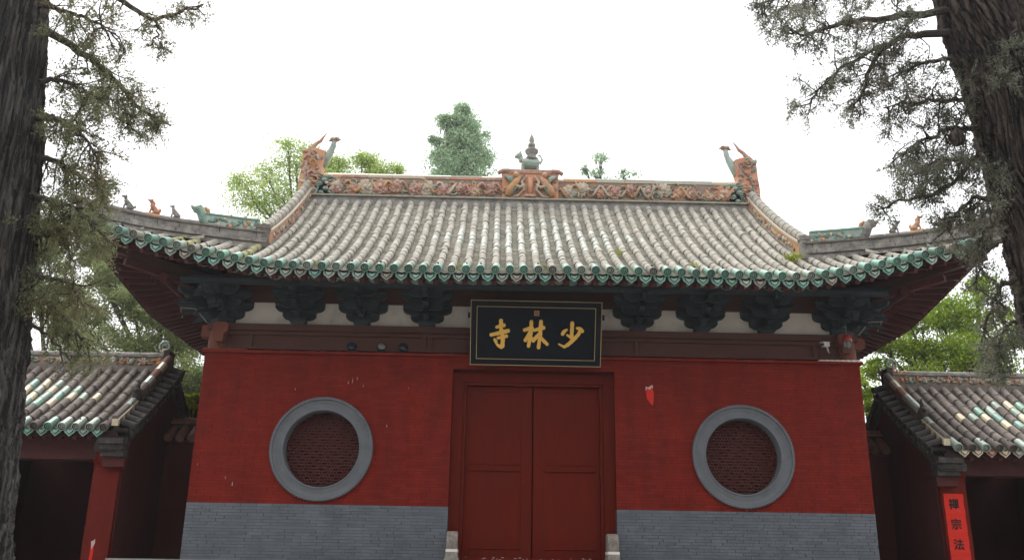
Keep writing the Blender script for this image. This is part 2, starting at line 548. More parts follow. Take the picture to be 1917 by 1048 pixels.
for sx in (-1, 1):
    c = MB()
    n = 8
    for i in range(n):
        x = sx * (W - 0.02 - 0.10 * i)
        c.ell((x, -0.02, ZT + 0.06), (0.075, 0.05, 0.035 - 0.002 * i), 7, 5)
    c.build('coping_mortar', M['plaster' if sx > 0 else 'beam_light'], gate, kind='stuff')

# ---------------------------------------------------------------- round windows
for sx in (-1, 1):
    win = part('round_window', gate)
    cx = sx * WX
    N = 96

    def ring(prof, n=N):
        mb = MB()
        v, f = [], []
        for i in range(n):
            th = 2 * math.pi * i / n
            for r, y in prof:
                v.append((cx + r * math.cos(th), y, WZ + r * math.sin(th)))
        k = len(prof)
        for i in range(n):
            i2 = (i + 1) % n
            for j in range(k - 1):
                f.append((i * k + j, i * k + j + 1, i2 * k + j + 1, i2 * k + j))
        return mb.add(v, f)
    ring([(0.925, 0.05), (0.925, -0.045), (0.915, -0.055), (0.885, -0.055), (0.875, -0.03), (0.80, -0.018), (0.725, -0.03),
          (0.70, -0.045), (0.685, -0.040), (0.680, -0.02), (0.680, 0.30)]).build('surround', M['grey_ring'], win, smooth=False)
    bd = MB()
    nb = 110
    for i in range(nb):
        th = 2 * math.pi * i / nb
        bd.ell((cx + 0.926 * math.cos(th), -0.038, WZ + 0.926 * math.sin(th)), (0.015, 0.022, 0.015), 6, 4)
    bd.build('beaded_edge', M['grey_ring'], win, kind='stuff')
    lt = MB()
    pitch = 0.053
    r0 = 0.69
    k = int(r0 / pitch) + 1
    for j in range(-k, k + 1):
        z = j * pitch
        if abs(z) < r0:
            c = math.sqrt(r0 * r0 - z * z)
            lt.box(cx - c, cx + c, 0.20, 0.245, WZ + z - 0.011, WZ + z + 0.011)
        for i in range(-k, k + 1):
            x = i * pitch + (pitch / 2 if j % 2 else 0)
            if x * x + (z + pitch / 2) ** 2 < (r0 - 0.03) ** 2 and (i + 2 * j) % 5:
                lt.box(cx + x - 0.010, cx + x + 0.010, 0.203, 0.243, WZ + z + 0.011, WZ + z + pitch - 0.011)
    lt.build('lattice', M['lattice'], win, kind='stuff')
    MB().lathe((0, 0, 0), [(0.01, 0), (0.72, 0), (0.72, 0.02), (0.01, 0.02)], 48)
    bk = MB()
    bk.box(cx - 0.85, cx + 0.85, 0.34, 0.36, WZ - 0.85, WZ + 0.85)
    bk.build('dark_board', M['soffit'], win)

# ---------------------------------------------------------------- door
door = part('double_door', gate)
FY = 0.20
for sx in (-1, 1):
    x0, x1 = sorted((sx * DH, sx * 1.30))
    MB().box(x0 + 0.002, x1 - 0.002, FY - 0.06, FY + 0.16, TZ, DT - 0.18).build('door_jamb', M['door'], door)
    x0, x1 = sorted((sx * 1.30, sx * 1.24))
    MB().box(x0 + 0.001, x1 - 0.001, FY - 0.02, FY + 0.15, TZ, DT - 0.18).build('door_stop', M['door'], door)
MB().box(-DH + 0.002, DH - 0.002, FY - 0.07, FY + 0.16, DT - 0.18, DT - 0.002).build('door_head', M['door'], door)
MB().box(-1.239, 1.239, FY - 0.04, FY + 0.15, DT - 0.235, DT - 0.181).build('head_moulding', M['door'], door)
th = MB()
th.box(-1.24, 1.24, FY - 0.14, FY + 0.10, TZ, TZ + 0.13)
th.build('threshold', M['door'], door)
chips = MB()
for k in range(34):
    x = random.uniform(-1.2, 1.2)
    chips.ell((x, FY - 0.14, TZ + random.uniform(0.08, 0.128)), (random.uniform(0.006, 0.03), 0.003, random.uniform(0.003, 0.007)), 6, 4)
chips.build('paint_chips', M['paper_back'], door, kind='stuff')
LZ0, LZ1 = TZ + 0.135, DT - 0.24
for sx in (-1, 1):
    a, b = sorted((sx * 0.012, sx * 1.236))
    leaf = MB().box(a, b, FY + 0.075, FY + 0.13, LZ0, LZ1).build('door_leaf', M['door'], door)
    # stiles and rails stand proud of the panels
    def rail(nm, x0, x1, z0, z1, d=0.022):
        x0, x1 = sorted((sx * x0, sx * x1))
        mb = MB()
        mb.box(x0, x1, FY + 0.075 - d, FY + 0.076, z0, z1)
        # (third level: rails are pieces of the double door)
        return mb.build(nm, M['door'], door)
    rail('door_stile', 0.013, 0.20, LZ0 + 0.001, LZ1 - 0.001)
    rail('door_stile', 1.17, 1.235, LZ0 + 0.001, LZ1 - 0.001, 0.012)
    rail('top_rail', 0.201, 1.169, LZ1 - 0.10, LZ1 - 0.002, 0.018)
    zm = 3.42
    rail('lock_rail', 0.201, 1.169, zm - 0.055, zm + 0.055, 0.016)
    rail('bottom_rail', 0.201, 1.169, LZ0 + 0.002, LZ0 + 0.14, 0.018)
    xa, xb = sx * 0.24, sx * 1.14
    for dz in (0.055, -0.055):
        MB().tube([(xa, FY + 0.055, zm + dz), (xb, FY + 0.055, zm + dz)], 0.013, 6).build('moulding', M['door'], door)
    for xe, s2 in ((xa, -1), (xb, 1)):
        MB().tube([(xe, FY + 0.055, zm + 0.055), (xe + sx * s2 * 0.05, FY + 0.055, zm), (xe, FY + 0.055, zm - 0.055)], 0.010, 6).build('moulding', M['door'], door)
    MB().tube([(xa - sx * 0.02, FY + 0.052, LZ0 + 0.14), (xb, FY + 0.052, LZ0 + 0.14)], 0.012, 6).build('moulding', M['door'], door)

# ---------------------------------------------------------------- timber frame above the wall
ZL0, ZL1 = ZT + 0.08, 5.95
fr = part('timber_frame', gate)
MB().box(-W + 0.3, W - 0.3, 0.03, 0.25, ZL0, 5.80).build('lintel_panel', M['beam'], fr)
MB().box(-W + 0.02, W - 0.02, -0.10, 0.28, 5.83, ZL1).build('flat_beam', M['beam'], fr)
MB().box(-W + 0.3, W - 0.3, -0.03, 0.26, 5.76, 5.829).build('lintel_moulding', M['beam'], fr)
MB().box(-W + 0.3, W - 0.3, -0.02, 0.24, ZL0 + 0.003, ZL0 + 0.05).build('lintel_sill', M['beam'], fr)
for x in (-2.06, -1.96, 1.93, 2.03, -5.3, 5.3):
    MB().box(x - 0.035, x + 0.035, -0.02, 0.2, ZL0 + 0.051, 5.759).build('lintel_stile', M['beam'], fr)
for sx in (-1, 1):
    x = sx * (W - 0.19)
    MB().lathe((x, 0.14, ZL0), [(0.19, 0), (0.19, 0.25), (0.18, 0.42)], 20).build('corner_column', M['beam_light'], fr, smooth=False)
    MB().prism([(x - sx * 0.10 + a, z) for a, z in ((-0.07, ZL0 + 0.10), (0.07, ZL0 + 0.10), (0.075, 5.72), (0.14, 5.78), (0.14, 5.90), (0.09, 5.95), (-0.09, 5.95), (-0.14, 5.90), (-0.14, 5.78), (-0.075, 5.72))],
               -0.20, -0.02).build('carved_beam_end', M['beam_light'], fr)
    x2 = sx * (W + 0.0)
    MB().prism([(x2 + a, z) for a, z in ((-0.12, 5.70), (0.10, 5.70), (0.16, 5.76), (0.16, 5.88), (0.10, 5.93), (-0.12, 5.93))], 0.02, 0.26).build('carved_beam_end', M['beam_light'], fr)
MB().box(-W + 0.1, W - 0.1, 0.02, 0.16, 6.40, 6.98).build('tie_beam', M['beam'], fr)
for sx in (-1, 1):
    a, b = sorted((sx * (W - 0.25), sx * (W - 0.05)))
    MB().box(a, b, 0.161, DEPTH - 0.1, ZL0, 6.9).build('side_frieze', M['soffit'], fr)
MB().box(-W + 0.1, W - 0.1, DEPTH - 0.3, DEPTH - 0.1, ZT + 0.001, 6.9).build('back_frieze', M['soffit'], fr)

# brackets
BX = [-4.43, -3.24, -2.02, -0.68, 0.62, 1.96, 3.17, 4.40]
allx = [-5.72] + BX + [5.72]
for a, b in zip(allx[:-1], allx[1:]):
    MB().box(a + 0.08, b - 0.08, 0.05, 0.10, ZL1 + 0.001, 6.399).build('plaster_panel', M['plaster'], fr)


def arm_poly(L, h):
    c = 0.16 * min(1, L / 0.6)
    pts = []
    hl = L / 2
    for i in range(6):
        a = math.pi / 2 * i / 5
        pts.append((hl - c + c * math.sin(a), h * 0.75 * (1 - math.cos(a))))
    right = pts + [(hl, h)]
    left = [(-x, z) for x, z in reversed(right)]
    return left[1:] + right if False else [(-x, z) for x, z in reversed(right)] + right


ARMS = {}


def arm_mesh(L, h, w):
    if (L, h, w) not in ARMS:
        ARMS[(L, h, w)] = MB().prism(arm_poly(L, h)[::1], -w / 2, w / 2).mesh('bracket_arm', M['bracket'])
    return ARMS[(L, h, w)]


def block_mesh(w, h):
    k = ('b', w, h)
    if k not in ARMS:
        mb = MB()
        mb.box(-w * 0.36, w * 0.36, -w * 0.36, w * 0.36, 0, h * 0.4, top=1.38)
        mb.box(-w / 2, w / 2, -w / 2, w / 2, h * 0.4, h)
        ARMS[k] = mb.mesh('bracket_block', M['bracket'])
    return ARMS[k]


def ang_mesh():
    if 'ang' not in ARMS:
        mb = MB()
        prof = [(-0.02, 0.0), (0.62, 0.10), (0.62, 0.24), (0.10, 0.15), (-0.16, 0.02), (-0.22, -0.05)]
        v = [(-0.05, -x + 0.0, z) for x, z in prof] + [(0.05, -x + 0.0, z) for x, z in prof]
        n = len(prof)
        mb.add([(a, -b, c) for a, b, c in v], [tuple(range(n)), tuple(range(2 * n - 1, n - 1, -1))] + [(i, i + n, (i + 1) % n + n, (i + 1) % n) for i in range(n)])
        ARMS['ang'] = mb.mesh('slanted_beak', M['bracket'])
    return ARMS['ang']


def filler_mesh(L):
    k = ('f', L)
    if k not in ARMS:
        ARMS[k] = MB().box(-L / 2, L / 2, -0.028, 0.028, 0, 0.075).mesh('bracket_board', M['bracket'])
    return ARMS[k]


def bracket(x, rz=0.0, y=0.0, short=False):
    bs = part('bracket_set', gate)
    Mx = Matrix.Translation((x, y, 0)) @ Matrix.Rotation(rz, 4, 'Z')

    def put(nm, me, p, r=0.0):
        q = Mx @ Vector(p)
        link(nm, me, bs, loc=q, rot=(0, 0, rz + r))
    put('bracket_block', block_mesh(0.30, 0.11), (0, 0, ZL1 + 0.001))
    tiers = [(6.05, [(0.0, 0.62)], 0.36), (6.21, [(0.0, 0.92), (-0.30, 0.64)], 0.68), (6.38, [(-0.30, 0.94), (-0.60, 0.66)], 0.98)]
    for z, arms, proj in tiers:
        if short and z > 6.1:
            arms, proj = arms[:1] if z < 6.3 else [], 0.3
        for ay, L in arms:
            put('bracket_arm', arm_mesh(L, 0.12, 0.10), (0, ay, z))
            for bx in (-L / 2 + 0.065, 0, L / 2 - 0.065):
                put('bracket_block', block_mesh(0.14, 0.07), (bx, ay, z + 0.112))
        for ay, L in arms:
            put('bracket_board', filler_mesh(round(L * 0.93, 3)), (0, ay, z + 0.105))
        put('bracket_arm', arm_mesh(round(proj * 2 * 0.95, 3), 0.118, 0.096), (0, 0.0, z + 0.001), math.pi / 2)
    if short:
        return bs
    put('slanted_beak', ang_mesh(), (0, -0.62, 6.27))
    put('slanted_beak', ang_mesh(), (0, -0.36, 6.12))
    return bs


for x in BX:
    bracket(x, short=abs(x) < 1)
for sx in (-1, 1):
    b = bracket(sx * 5.78, 0.0, 0.04)
    bracket(sx * 5.90, sx * math.pi / 4, 0.10)
    bracket(sx * 5.98, sx * math.pi / 2, 0.42)
MB().tube([(-6.5, -0.66, 6.62), (-2, -0.66, 6.60), (2, -0.66, 6.60), (6.5, -0.66, 6.62)], 0.085, 10).build('eave_purlin', M['bracket'], fr)
for sx in (-1, 1):
    MB().tube([(sx * 6.78, -0.8, 6.61), (sx * 6.78, 3, 6.57), (sx * 6.78, 7.2, 6.61)], 0.09, 10).build('eave_purlin', M['rafter'], fr)

# ================================================================== the roof
EY, EZ, RY = -1.60, 6.60, 3.2
HX, GX = 8.02, 5.20
JY, CY = -0.22, -1.86


def prof(t):
    return 0.5 * t + 0.0387 * t * t if t > 0 else 0.42 * t


def sfrac(x):
    return min(max((abs(x) - 4.5) / 3.4, 0.0), 1.06)


def flare(x):
    return 0.26 * sfrac(x) ** 2


def fz(x, y):
    """height of the tile axes on the front slope"""
    t = y - EY
    k = max(0.0, 1 - (t + flare(x)) / 4.0) ** 0.9
    return EZ + prof(t) + 0.78 * sfrac(x) ** 1.4 * k + 0.02 * math.sin(x * 0.9 + 0.4) * k


def hipy(x):
    u = (abs(x) - GX) / (HX - GX)
    return JY + u * (CY - JY) + 0.34 * math.sin(math.pi * min(max(u, 0.0), 1.0))


def ytop(x):
    return hipy(x) if abs(x) > GX else 3.06


roof = part('roof', gate)
# roof boards: a closed slab under the tiles, front and back
for back in (False, True):
    top, bot, nx, nt = [], [], 64, 16
    xs = [-HX + 2 * HX * i / nx for i in range(nx + 1)]
    for x in xs:
        y0, y1 = EY - flare(x) + 0.05, ytop(x) + (0.14 if abs(x) <= GX else 0.0)
        for j in range(nt + 1):
            y = y0 + (y1 - y0) * j / nt
            z = fz(x, min(y, 3.06)) + max(0, y - 3.06) * 0.8
            yy = 2 * RY - y if back else y
            top.append((x, yy, z - 0.085))
            bot.append((x, yy, z - 0.20))
    f = []
    n1 = nt + 1
    o = len(top)
    for i in range(nx):
        for j in range(nt):
            a, b, c, d = i * n1 + j, (i + 1) * n1 + j, (i + 1) * n1 + j + 1, i * n1 + j + 1
            f.append((a, b, c, d) if not back else (d, c, b, a))
            f.append((a + o, d + o, c + o, b + o) if not back else (b + o, c + o, d + o, a + o))
        a, b = i * n1, (i + 1) * n1
        f.append((a, a + o, b + o, b))
        a, b = i * n1 + nt, (i + 1) * n1 + nt
        f.append((b, b + o, a + o, a))
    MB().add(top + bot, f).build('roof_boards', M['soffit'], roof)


def side_pt(sx, y, q):
    """point of a hipped end: y along the eave, q from 0 at the eave to 1 at the hip or gable"""
    d = abs(y - RY)
    s = min(max((d - 1.7) / 3.36, 0), 1.06)
    xe = 7.78 + 0.26 * s * s
    ze = EZ + 0.05 + 0.76 * s ** 1.4
    ym = RY - d
    if ym < JY:
        xi = GX + (ym - JY) / (CY - JY) * (HX - GX)
        xi = min(xi, xe - 0.01)
        zi = fz(xi, max(ym, hipy(xi)))
    else:
        xi, zi = GX, fz(GX, JY) + 0.0
    x = xe + (xi - xe) * q
    z = ze + (zi - ze) * (0.8 * q + 0.2 * q * q)
    return Vector((sx * x, y, z))


SY = [CY + (2 * (RY - CY)) * i / 60 for i in range(61)]
for sx in (-1, 1):
    top, bot, f = [], [], []
    nt = 8
    for y in SY:
        for j in range(nt + 1):
            p = side_pt(sx, y, j / nt)
            top.append((p.x, p.y, p.z - 0.085))
            bot.append((p.x, p.y, p.z - 0.20))
    o, n1 = len(top), nt + 1
    for i in range(60):
        for j in range(nt):
            a, b, c, d = i * n1 + j, (i + 1) * n1 + j, (i + 1) * n1 + j + 1, i * n1 + j + 1
            f.append((a, b, c, d) if sx > 0 else (d, c, b, a))
            f.append((a + o, d + o, c + o, b + o) if sx > 0 else (b + o, c + o, d + o, a + o))
        a, b = i * n1, (i + 1) * n1
        f.append((a, a + o, b + o, b))
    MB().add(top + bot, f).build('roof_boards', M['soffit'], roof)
    # gable wall
    gp = [(JY, fz(GX, JY) - 0.1)] + [(y, fz(GX, y) - 0.1) for y in (0.5, 1.2, 2.0, 2.6, 3.06)] + [(RY, 9.9)]
    gp = gp + [(2 * RY - y, z) for y, z in reversed(gp[:-1])]
    n = len(gp)
    x = sx * (GX - 0.10)
    MB().add([(x, y, z) for y, z in gp], [tuple(range(n)) if sx > 0 else tuple(range(n - 1, -1, -1))]).build('gable', M['beam'], roof)

# ---- tile shapes
def tube_tile_arrays(L=0.315, r0=0.077, r1=0.068, th=0.016, n=7):
    v, f = [], []
    for (r, y) in ((r0 - th, 0.0), (r0, 0.0), (r0, 0.035), (r0 - 0.006, 0.045), (r1, L)):
        for i in range(n):
            a = math.pi * (-0.06 + 1.12 * i / (n - 1))
            v.append((r * math.cos(a), y, r * math.sin(a)))
    for k in range(4):
        for i in range(n - 1):
            f.append((k * n + i, k * n + i + 1, (k + 1) * n + i + 1, (k + 1) * n + i))
    return np.array(v), np.array(f)


TV, TF = tube_tile_arrays()


def tile_mesh(name, m):
    return fast_mesh(name, TV, TF, m, smooth=False)


def eave_tile_mesh(name, m):
    """green end tile: round barrel with a moulded disc"""
    mb = MB()
    n = 14
    rings = [(0.0, -0.004), (0.016, -0.004), (0.018, 0.010), (0.028, 0.010), (0.032, -0.004), (0.044, -0.004), (0.048, 0.014), (0.060, 0.014), (0.063, -0.014), (0.078, -0.014), (0.082, 0.0), (0.080, 0.05), (0.072, 0.06), (0.069, 0.31)]
    v, f = [], []
    for r, y in rings:
        for i in range(n):
            a = 2 * math.pi * i / n
            v.append((r * math.cos(a), y, r * math.sin(a)))
    for k in range(len(rings) - 1):
        for i in range(n):
            i2 = (i + 1) % n
            f.append((k * n + i, k * n + i2, (k + 1) * n + i2, (k + 1) * n + i))
    mb.add(v, f)
    me = mb.mesh(name, m, smooth=False)
    me.materials.append(M['recess_green'])  # darker green on the recessed rings of the disc
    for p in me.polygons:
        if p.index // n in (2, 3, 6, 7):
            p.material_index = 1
    return me


def drip_mesh(name, m):
    """hanging drip tile: curved lip over a pointed shield"""
    mb = MB()
    top = [(-0.115, 0.035), (-0.07, -0.01), (0, -0.028), (0.07, -0.01), (0.115, 0.035)]
    low = [(0.105, -0.03), (0.085, -0.075), (0.05, -0.10), (0.0, -0.145), (-0.05, -0.10), (-0.085, -0.075), (-0.105, -0.03)]
    poly = [(x, z) for x, z in low[::-1]]
    poly = low[::-1] + top[::-1]
    mb.prism(poly, -0.012, 0.012)
    inner = [(x * 0.66, z * 0.66 - 0.020) for x, z in poly]
    k0 = len(mb.f)
    mb.prism(inner, -0.0135, -0.011)
    k1 = len(mb.f)
    core = [(x * 0.48, z * 0.48 - 0.028) for x, z in poly]
    mb.prism(core, -0.030, -0.021)
    # the pan behind the lip
    v, f = [], []
    for y in (0.0, 0.30):
        for x, z in top:
            v.append((x, y, z)); v.append((x, y, z - 0.018))
    for i in range(4):
        f += [(2 * i, 2 * i + 2, 2 * i + 12, 2 * i + 10), (2 * i + 1, 2 * i + 11, 2 * i + 13, 2 * i + 3), (2 * i, 2 * i + 1, 2 * i + 3, 2 * i + 2)]
    mb.add(v, f)
    me = mb.mesh(name, m)
    me.materials.append(M['recess_green'])  # darker green on the inset of the shield
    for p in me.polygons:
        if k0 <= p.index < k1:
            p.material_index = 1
    return me


T_TILE = {k: tile_mesh('tube_tile', M[k]) for k in ('tile', 'tile_green', 'tile_moss', 'tile_dark', 'tile_red', 'glaze_green', 'glaze_cream', 'glaze_pale', 'tile_soot')}
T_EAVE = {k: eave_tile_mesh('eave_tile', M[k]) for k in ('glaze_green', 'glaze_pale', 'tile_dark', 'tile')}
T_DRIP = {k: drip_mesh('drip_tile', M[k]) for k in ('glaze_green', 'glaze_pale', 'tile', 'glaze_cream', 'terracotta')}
NAIL = MB().lathe((0, 0, 0), [(0.016, 0), (0.020, 0.012), (0.019, 0.03), (0.012, 0.045), (0.004, 0.05)], 8).mesh('nail_cap', M['black_iron'])


def column_steps(zf, y0, y1, step):
    """places along a slope, a fixed distance apart"""
    out, y, z, acc = [], y0, zf(y0), 0.0
    dy = 0.01
    out.append((y, z))
    while y < y1:
        z2 = zf(y + dy)
        acc += math.hypot(dy, z2 - z)
        y, z = y + dy, z2
        if acc >= step:
            acc -= step
            out.append((y, z))
    return out, (y, z)


def lay_tiles(zf_xy, xs, y0f, y1f, roof_part, choose, keep, step=0.295, eave='glaze_green', rows_keep=None, flip=None, drip=None, nail=0.45, eave_pick=None, drip_pick=None):
    """tube tiles in columns; keep(row) -> tile is a piece of its own, else it is joined into the mass of its material"""
    mass = {}
    for x in xs:
        zf = lambda y: zf_xy(x, y)
        steps, end = column_steps(zf, y0f(x), y1f(x), step)
        for j, (y, z) in enumerate(steps):
            z2 = zf(y + 0.2)
            ang = math.atan2(z2 - z, 0.2)
            if j == 0:
                k = eave_pick(x) if eave_pick else eave
                link('eave_tile', T_EAVE[k], roof_part, loc=(x + random.uniform(-0.006, 0.006), y - 0.07, z - 0.01), rot=(ang + random.uniform(-0.03, 0.03), random.uniform(-0.1, 0.1), random.uniform(-0.03, 0.03)))
                if random.random() < nail:
                    link('nail_cap', NAIL, roof_part, loc=(x, y + 0.07 * math.cos(ang), z + 0.07 * math.sin(ang) + 0.083))
                continue
            if y > y1f(x) - 0.08:
                continue
            k = choose(x, y, j)
            jit = (random.uniform(-0.006, 0.006), 0, random.uniform(-0.005, 0.005))
            rot = Euler((ang + 0.012 + random.uniform(-0.02, 0.02), random.uniform(-0.04, 0.04), random.uniform(-0.035, 0.035)))
            p = Vector((x + jit[0], y, z + jit[2]))
            if keep(j):
                link('tube_tile', T_TILE[k], roof_part, loc=p, rot=rot)
            else:
                Rm = np.array(rot.to_matrix())
                mass.setdefault(k, []).append(TV @ Rm.T + np.array(p))
    for k, lst in mass.items():
        n = len(lst)
        V = np.concatenate(lst)
        F = np.concatenate([TF + i * len(TV) for i in range(n)])
        V = V - np.array(OFF[roof_part])
        link('upper_tube_tiles', fast_mesh('upper_tube_tiles', V, F, M[k]), roof_part, kind='stuff')


def pan_tiles(zf_xy, xs, sp, y0f, y1f, roof_part, m, step=0.105):
    V, F = [], []
    prof5 = [(-0.5, 0.0), (-0.27, -0.045), (0.0, -0.06), (0.27, -0.045), (0.5, 0.0)]
    for x in xs:
        xc = x + sp / 2
        zf = lambda y: zf_xy(xc, y)
        y1 = min(y1f(x), y1f(x + sp))
        steps, end = column_steps(zf, y0f(xc), y1, step)
        for (ya, za), (yb, zb) in zip(steps[:-1], steps[1:]):
            o = len(V)
            up = 0.016 + random.uniform(-0.005, 0.005)
            for a, b in prof5:
                V.append((xc + a * sp, ya, za + b + up))
            for a, b in prof5:
                V.append((xc + a * sp, yb, zb + b))
            for a, b in prof5:
                V.append((xc + a * sp, ya, za + b - 0.012))
            for i in range(4):
                F.append((o + i, o + i + 1, o + 5 + i + 1, o + 5 + i))
                F.append((o + 10 + i, o + 10 + i + 1, o + i + 1, o + i))
    V = np.array(V) - np.array(OFF[roof_part])
    link('pan_tiles', fast_mesh('pan_tiles', V, np.array(F), m), roof_part, kind='stuff')


COLX = [k * 0.25 for k in range(-31, 32)]


def choose_main(x, y, j):
    t = y - EY
    if abs(x - 0.15) / 2.3 + abs(t - 2.35) / 1.5 < 1 and random.random() < 0.8:
        return 'tile_green'
    if (-6.6 < x < -6.2 or -5.4 < x < -5.2 or -6.0 < x < -5.8) and j < 5:
        return 'tile_moss'
    return 'tile'


def pick_eave(x):
    return 'glaze_pale' if random.random() < (0.35 if x > 2 else 0.15) else ('tile' if random.random() < 0.05 else 'glaze_green')


def pick_drip(x):
    r = random.random()
    return 'glaze_green' if r < 0.6 else ('glaze_pale' if r < 0.85 else 'tile')


lay_tiles(fz, COLX, lambda x: EY - flare(x), ytop, roof, choose_main, lambda j: j <= 5, eave_pick=pick_eave)
pan_tiles(fz, [x for x in COLX[:-1]], 0.25, lambda x: EY - flare(x) + 0.03, ytop, roof, M['pan'])
for x in COLX[:-1]:
    xc = x + 0.125
    y = EY - flare(xc) + 0.0
    link('drip_tile', T_DRIP[pick_drip(xc)], roof, loc=(xc, y + 0.02, fz(xc, y) - 0.075), rot=(R(-10) + random.uniform(-0.06, 0.06), random.uniform(-0.05, 0.05), random.uniform(-0.08, 0.08)))
# back slope and hipped ends, out of sight of this view
mass = []
for x in COLX:
    st, e = column_steps(lambda y: fz(x, y), EY - flare(x), ytop(x), 0.295)
    for y, z in st:
        ang = math.atan2(fz(x, y + 0.2) - z, 0.2)
        Rm = np.array((Matrix.Rotation(math.pi, 3, 'Z') @ Matrix.Rotation(ang, 3, 'X')))
        mass.append(TV @ Rm.T + np.array((x, 2 * RY - y, z)))
for sx in (-1, 1):
    y = CY + 0.15
    while y < 2 * RY - CY - 0.1:
        p0, p1 = side_pt(sx, y, 0.0), side_pt(sx, y, 1.0)
        L = (p1 - p0).length
        n = max(1, int(L / 0.295))
        for j in range(n):
            a, b = side_pt(sx, y, j * 0.295 / L), side_pt(sx, y, min(1, (j + 1) * 0.295 / L))
            d = (b - a).normalized()
            ax = d.cross(Vector((0, 0, 1))).normalized()
            nn = ax.cross(d)
            Rm = np.array([[ax.x, d.x, nn.x], [ax.y, d.y, nn.y], [ax.z, d.z, nn.z]])
            mass.append(TV @ Rm.T + np.array(a))
        y += 0.25
V = np.concatenate(mass) - np.array(OFF[roof])
F = np.concatenate([TF + i * len(TV) for i in range(len(mass))])
link('far_side_tiles', fast_mesh('far_side_tiles', V, F, M['tile']), roof, kind='stuff')

# ---- rafters
def rafters():
    # front: paired round rafters and square flying rafters, fanned towards the corners
    n = 61
    for i in range(n):
        u = -1 + 2 * i / (n - 1)
        xo = u * 7.66
        xi = xo if abs(xo) < 5.0 else math.copysign(5.0 + (abs(xo) - 5.0) * 0.40, xo)
        yo = EY - flare(xo) + 0.10
        yi = 0.02
        zo = fz(xo, yo) - 0.245
        zi = fz(xi, yi) - 0.27
        po, pi_ = Vector((xo, yo, zo)), Vector((xi, yi, zi))
        pm = po.lerp(pi_, 0.46)
        zs = fz(pm.x, pm.y) - 0.25
        pm.z = zs
        MB().beam(po, pm, 0.085, 0.085).build('flying_rafter', M['rafter'], roof)
        a = po.lerp(pi_, 0.36)
        a.z = fz(a.x, a.y) - 0.25 - 0.10
        b = pi_.copy()
        b.z -= 0.08
        MB().tube([a, b], 0.052, 8).build('rafter', M['rafter'], roof)
    for sx in (-1, 1):
        n = 40
        for i in range(n):
            u = -1 + 2 * i / (n - 1)
            yo = RY + u * (RY - CY - 0.22)
            d = yo - RY
            yi = RY + (d if abs(d) < 2.6 else math.copysign(2.6 + (abs(d) - 2.6) * 0.25, d))
            po = side_pt(sx, yo, 0.0)
            xi = 6.10
            q = (abs(po.x) - xi) / (abs(po.x) - GX)
            pi_ = side_pt(sx, yi, (7.78 - xi) / (7.78 - GX))
            po = po + Vector((-sx * 0.10, 0, -0.245))
            pi_ = pi_ + Vector((0, 0, -0.25))
            pm = po.lerp(pi_, 0.45)
            MB().beam(po, pm, 0.085, 0.085).build('flying_rafter', M['rafter'], roof)
            a = po.lerp(pi_, 0.36) + Vector((0, 0, -0.10))
            b = pi_ + Vector((0, 0, -0.085))
            MB().tube([a, b], 0.052, 8).build('rafter', M['rafter'], roof)
        # corner beam
        for yy, s2 in ((CY, 1), (2 * RY - CY, -1)):
            tip = Vector((sx * 7.86, yy + s2 * 0.14, fz(7.9, CY + 0.1) - 0.30))
            inn = Vector((sx * 6.0, RY - s2 * (RY - 0.15), 6.72))
            MB().beam(tip, inn, 0.12, 0.15).build('corner_beam', M['beam'], roof)
            MB().beam(tip.lerp(inn, 0.28) + Vector((0, 0, -0.18)), inn + Vector((0, 0, -0.16)), 0.13, 0.12).build('corner_beam', M['rafter'], roof)


rafters()
# eave boards the flying rafters end in
fb = MB()
pts = [(-7.9 + 15.8 * i / 60) for i in range(61)]
for a, b in zip(pts[:-1], pts[1:]):
    pa = Vector((a, EY - flare(a) + 0.085, fz(a, EY - flare(a) + 0.085) - 0.165))
    pb = Vector((b, EY - flare(b) + 0.085, fz(b, EY - flare(b) + 0.085) - 0.165))
    fb.beam(pa, pb, 0.05, 0.065)
fb.build('eave_board', M['rafter'], roof)
for sx in (-1, 1):
    sb = MB()
    for a, b in zip(SY[:-1], SY[1:]):
        sb.beam(side_pt(sx, a, 0) + Vector((-sx * 0.06, 0, -0.165)), side_pt(sx, b, 0) + Vector((-sx * 0.06, 0, -0.165)), 0.05, 0.065)
    sb.build('eave_board', M['rafter'], roof)
    for i in range(40):
        y = CY + 0.2 + i * 0.25
        if y > 2 * RY - CY - 0.1:
            break
        p = side_pt(sx, y, 0)
        link('drip_tile', T_DRIP['tile'], roof, loc=(p.x + sx * 0.01, p.y, p.z - 0.04), rot=(0, 0, sx * math.pi / 2))
        p = side_pt(sx, y + 0.125, 0)
        link('eave_tile', T_EAVE['tile'], roof, loc=(p.x, p.y, p.z), rot=(R(17), 0, sx * math.pi / 2))

# ================================================================== ridges
def sweep(path, w, z0, z1, mb=None):
    """rectangular bar following a path, from z0 to z1 above it"""
    mb = mb or MB()
    v, f = [], []
    k = len(path)
    for i, p in enumerate(path):
        t = path[min(i + 1, k - 1)] - path[max(i - 1, 0)]
        a = Vector((t.y, -t.x, 0)).normalized() * (w / 2)
        for s, z in ((-1, z0), (1, z0), (1, z1), (-1, z1)):
            v.append((p.x + s * a.x, p.y + s * a.y, p.z + z))
    for i in range(k - 1):
        for j in range(4):
            j2 = (j + 1) % 4
            f.append((i * 4 + j, i * 4 + j2, (i + 1) * 4 + j2, (i + 1) * 4 + j))
    f += [(3, 2, 1, 0), tuple(range((k - 1) * 4, k * 4))]
    return mb.add(v, f)


def sub(path, a, b, n=4):
    """piece of a polyline between two fractions"""
    k = len(path) - 1
    out = []
    for i in range(n + 1):
        t = (a + (b - a) * i / n) * k
        j = min(int(t), k - 1)
        out.append(path[j].lerp(path[j + 1], t - j))
    return out


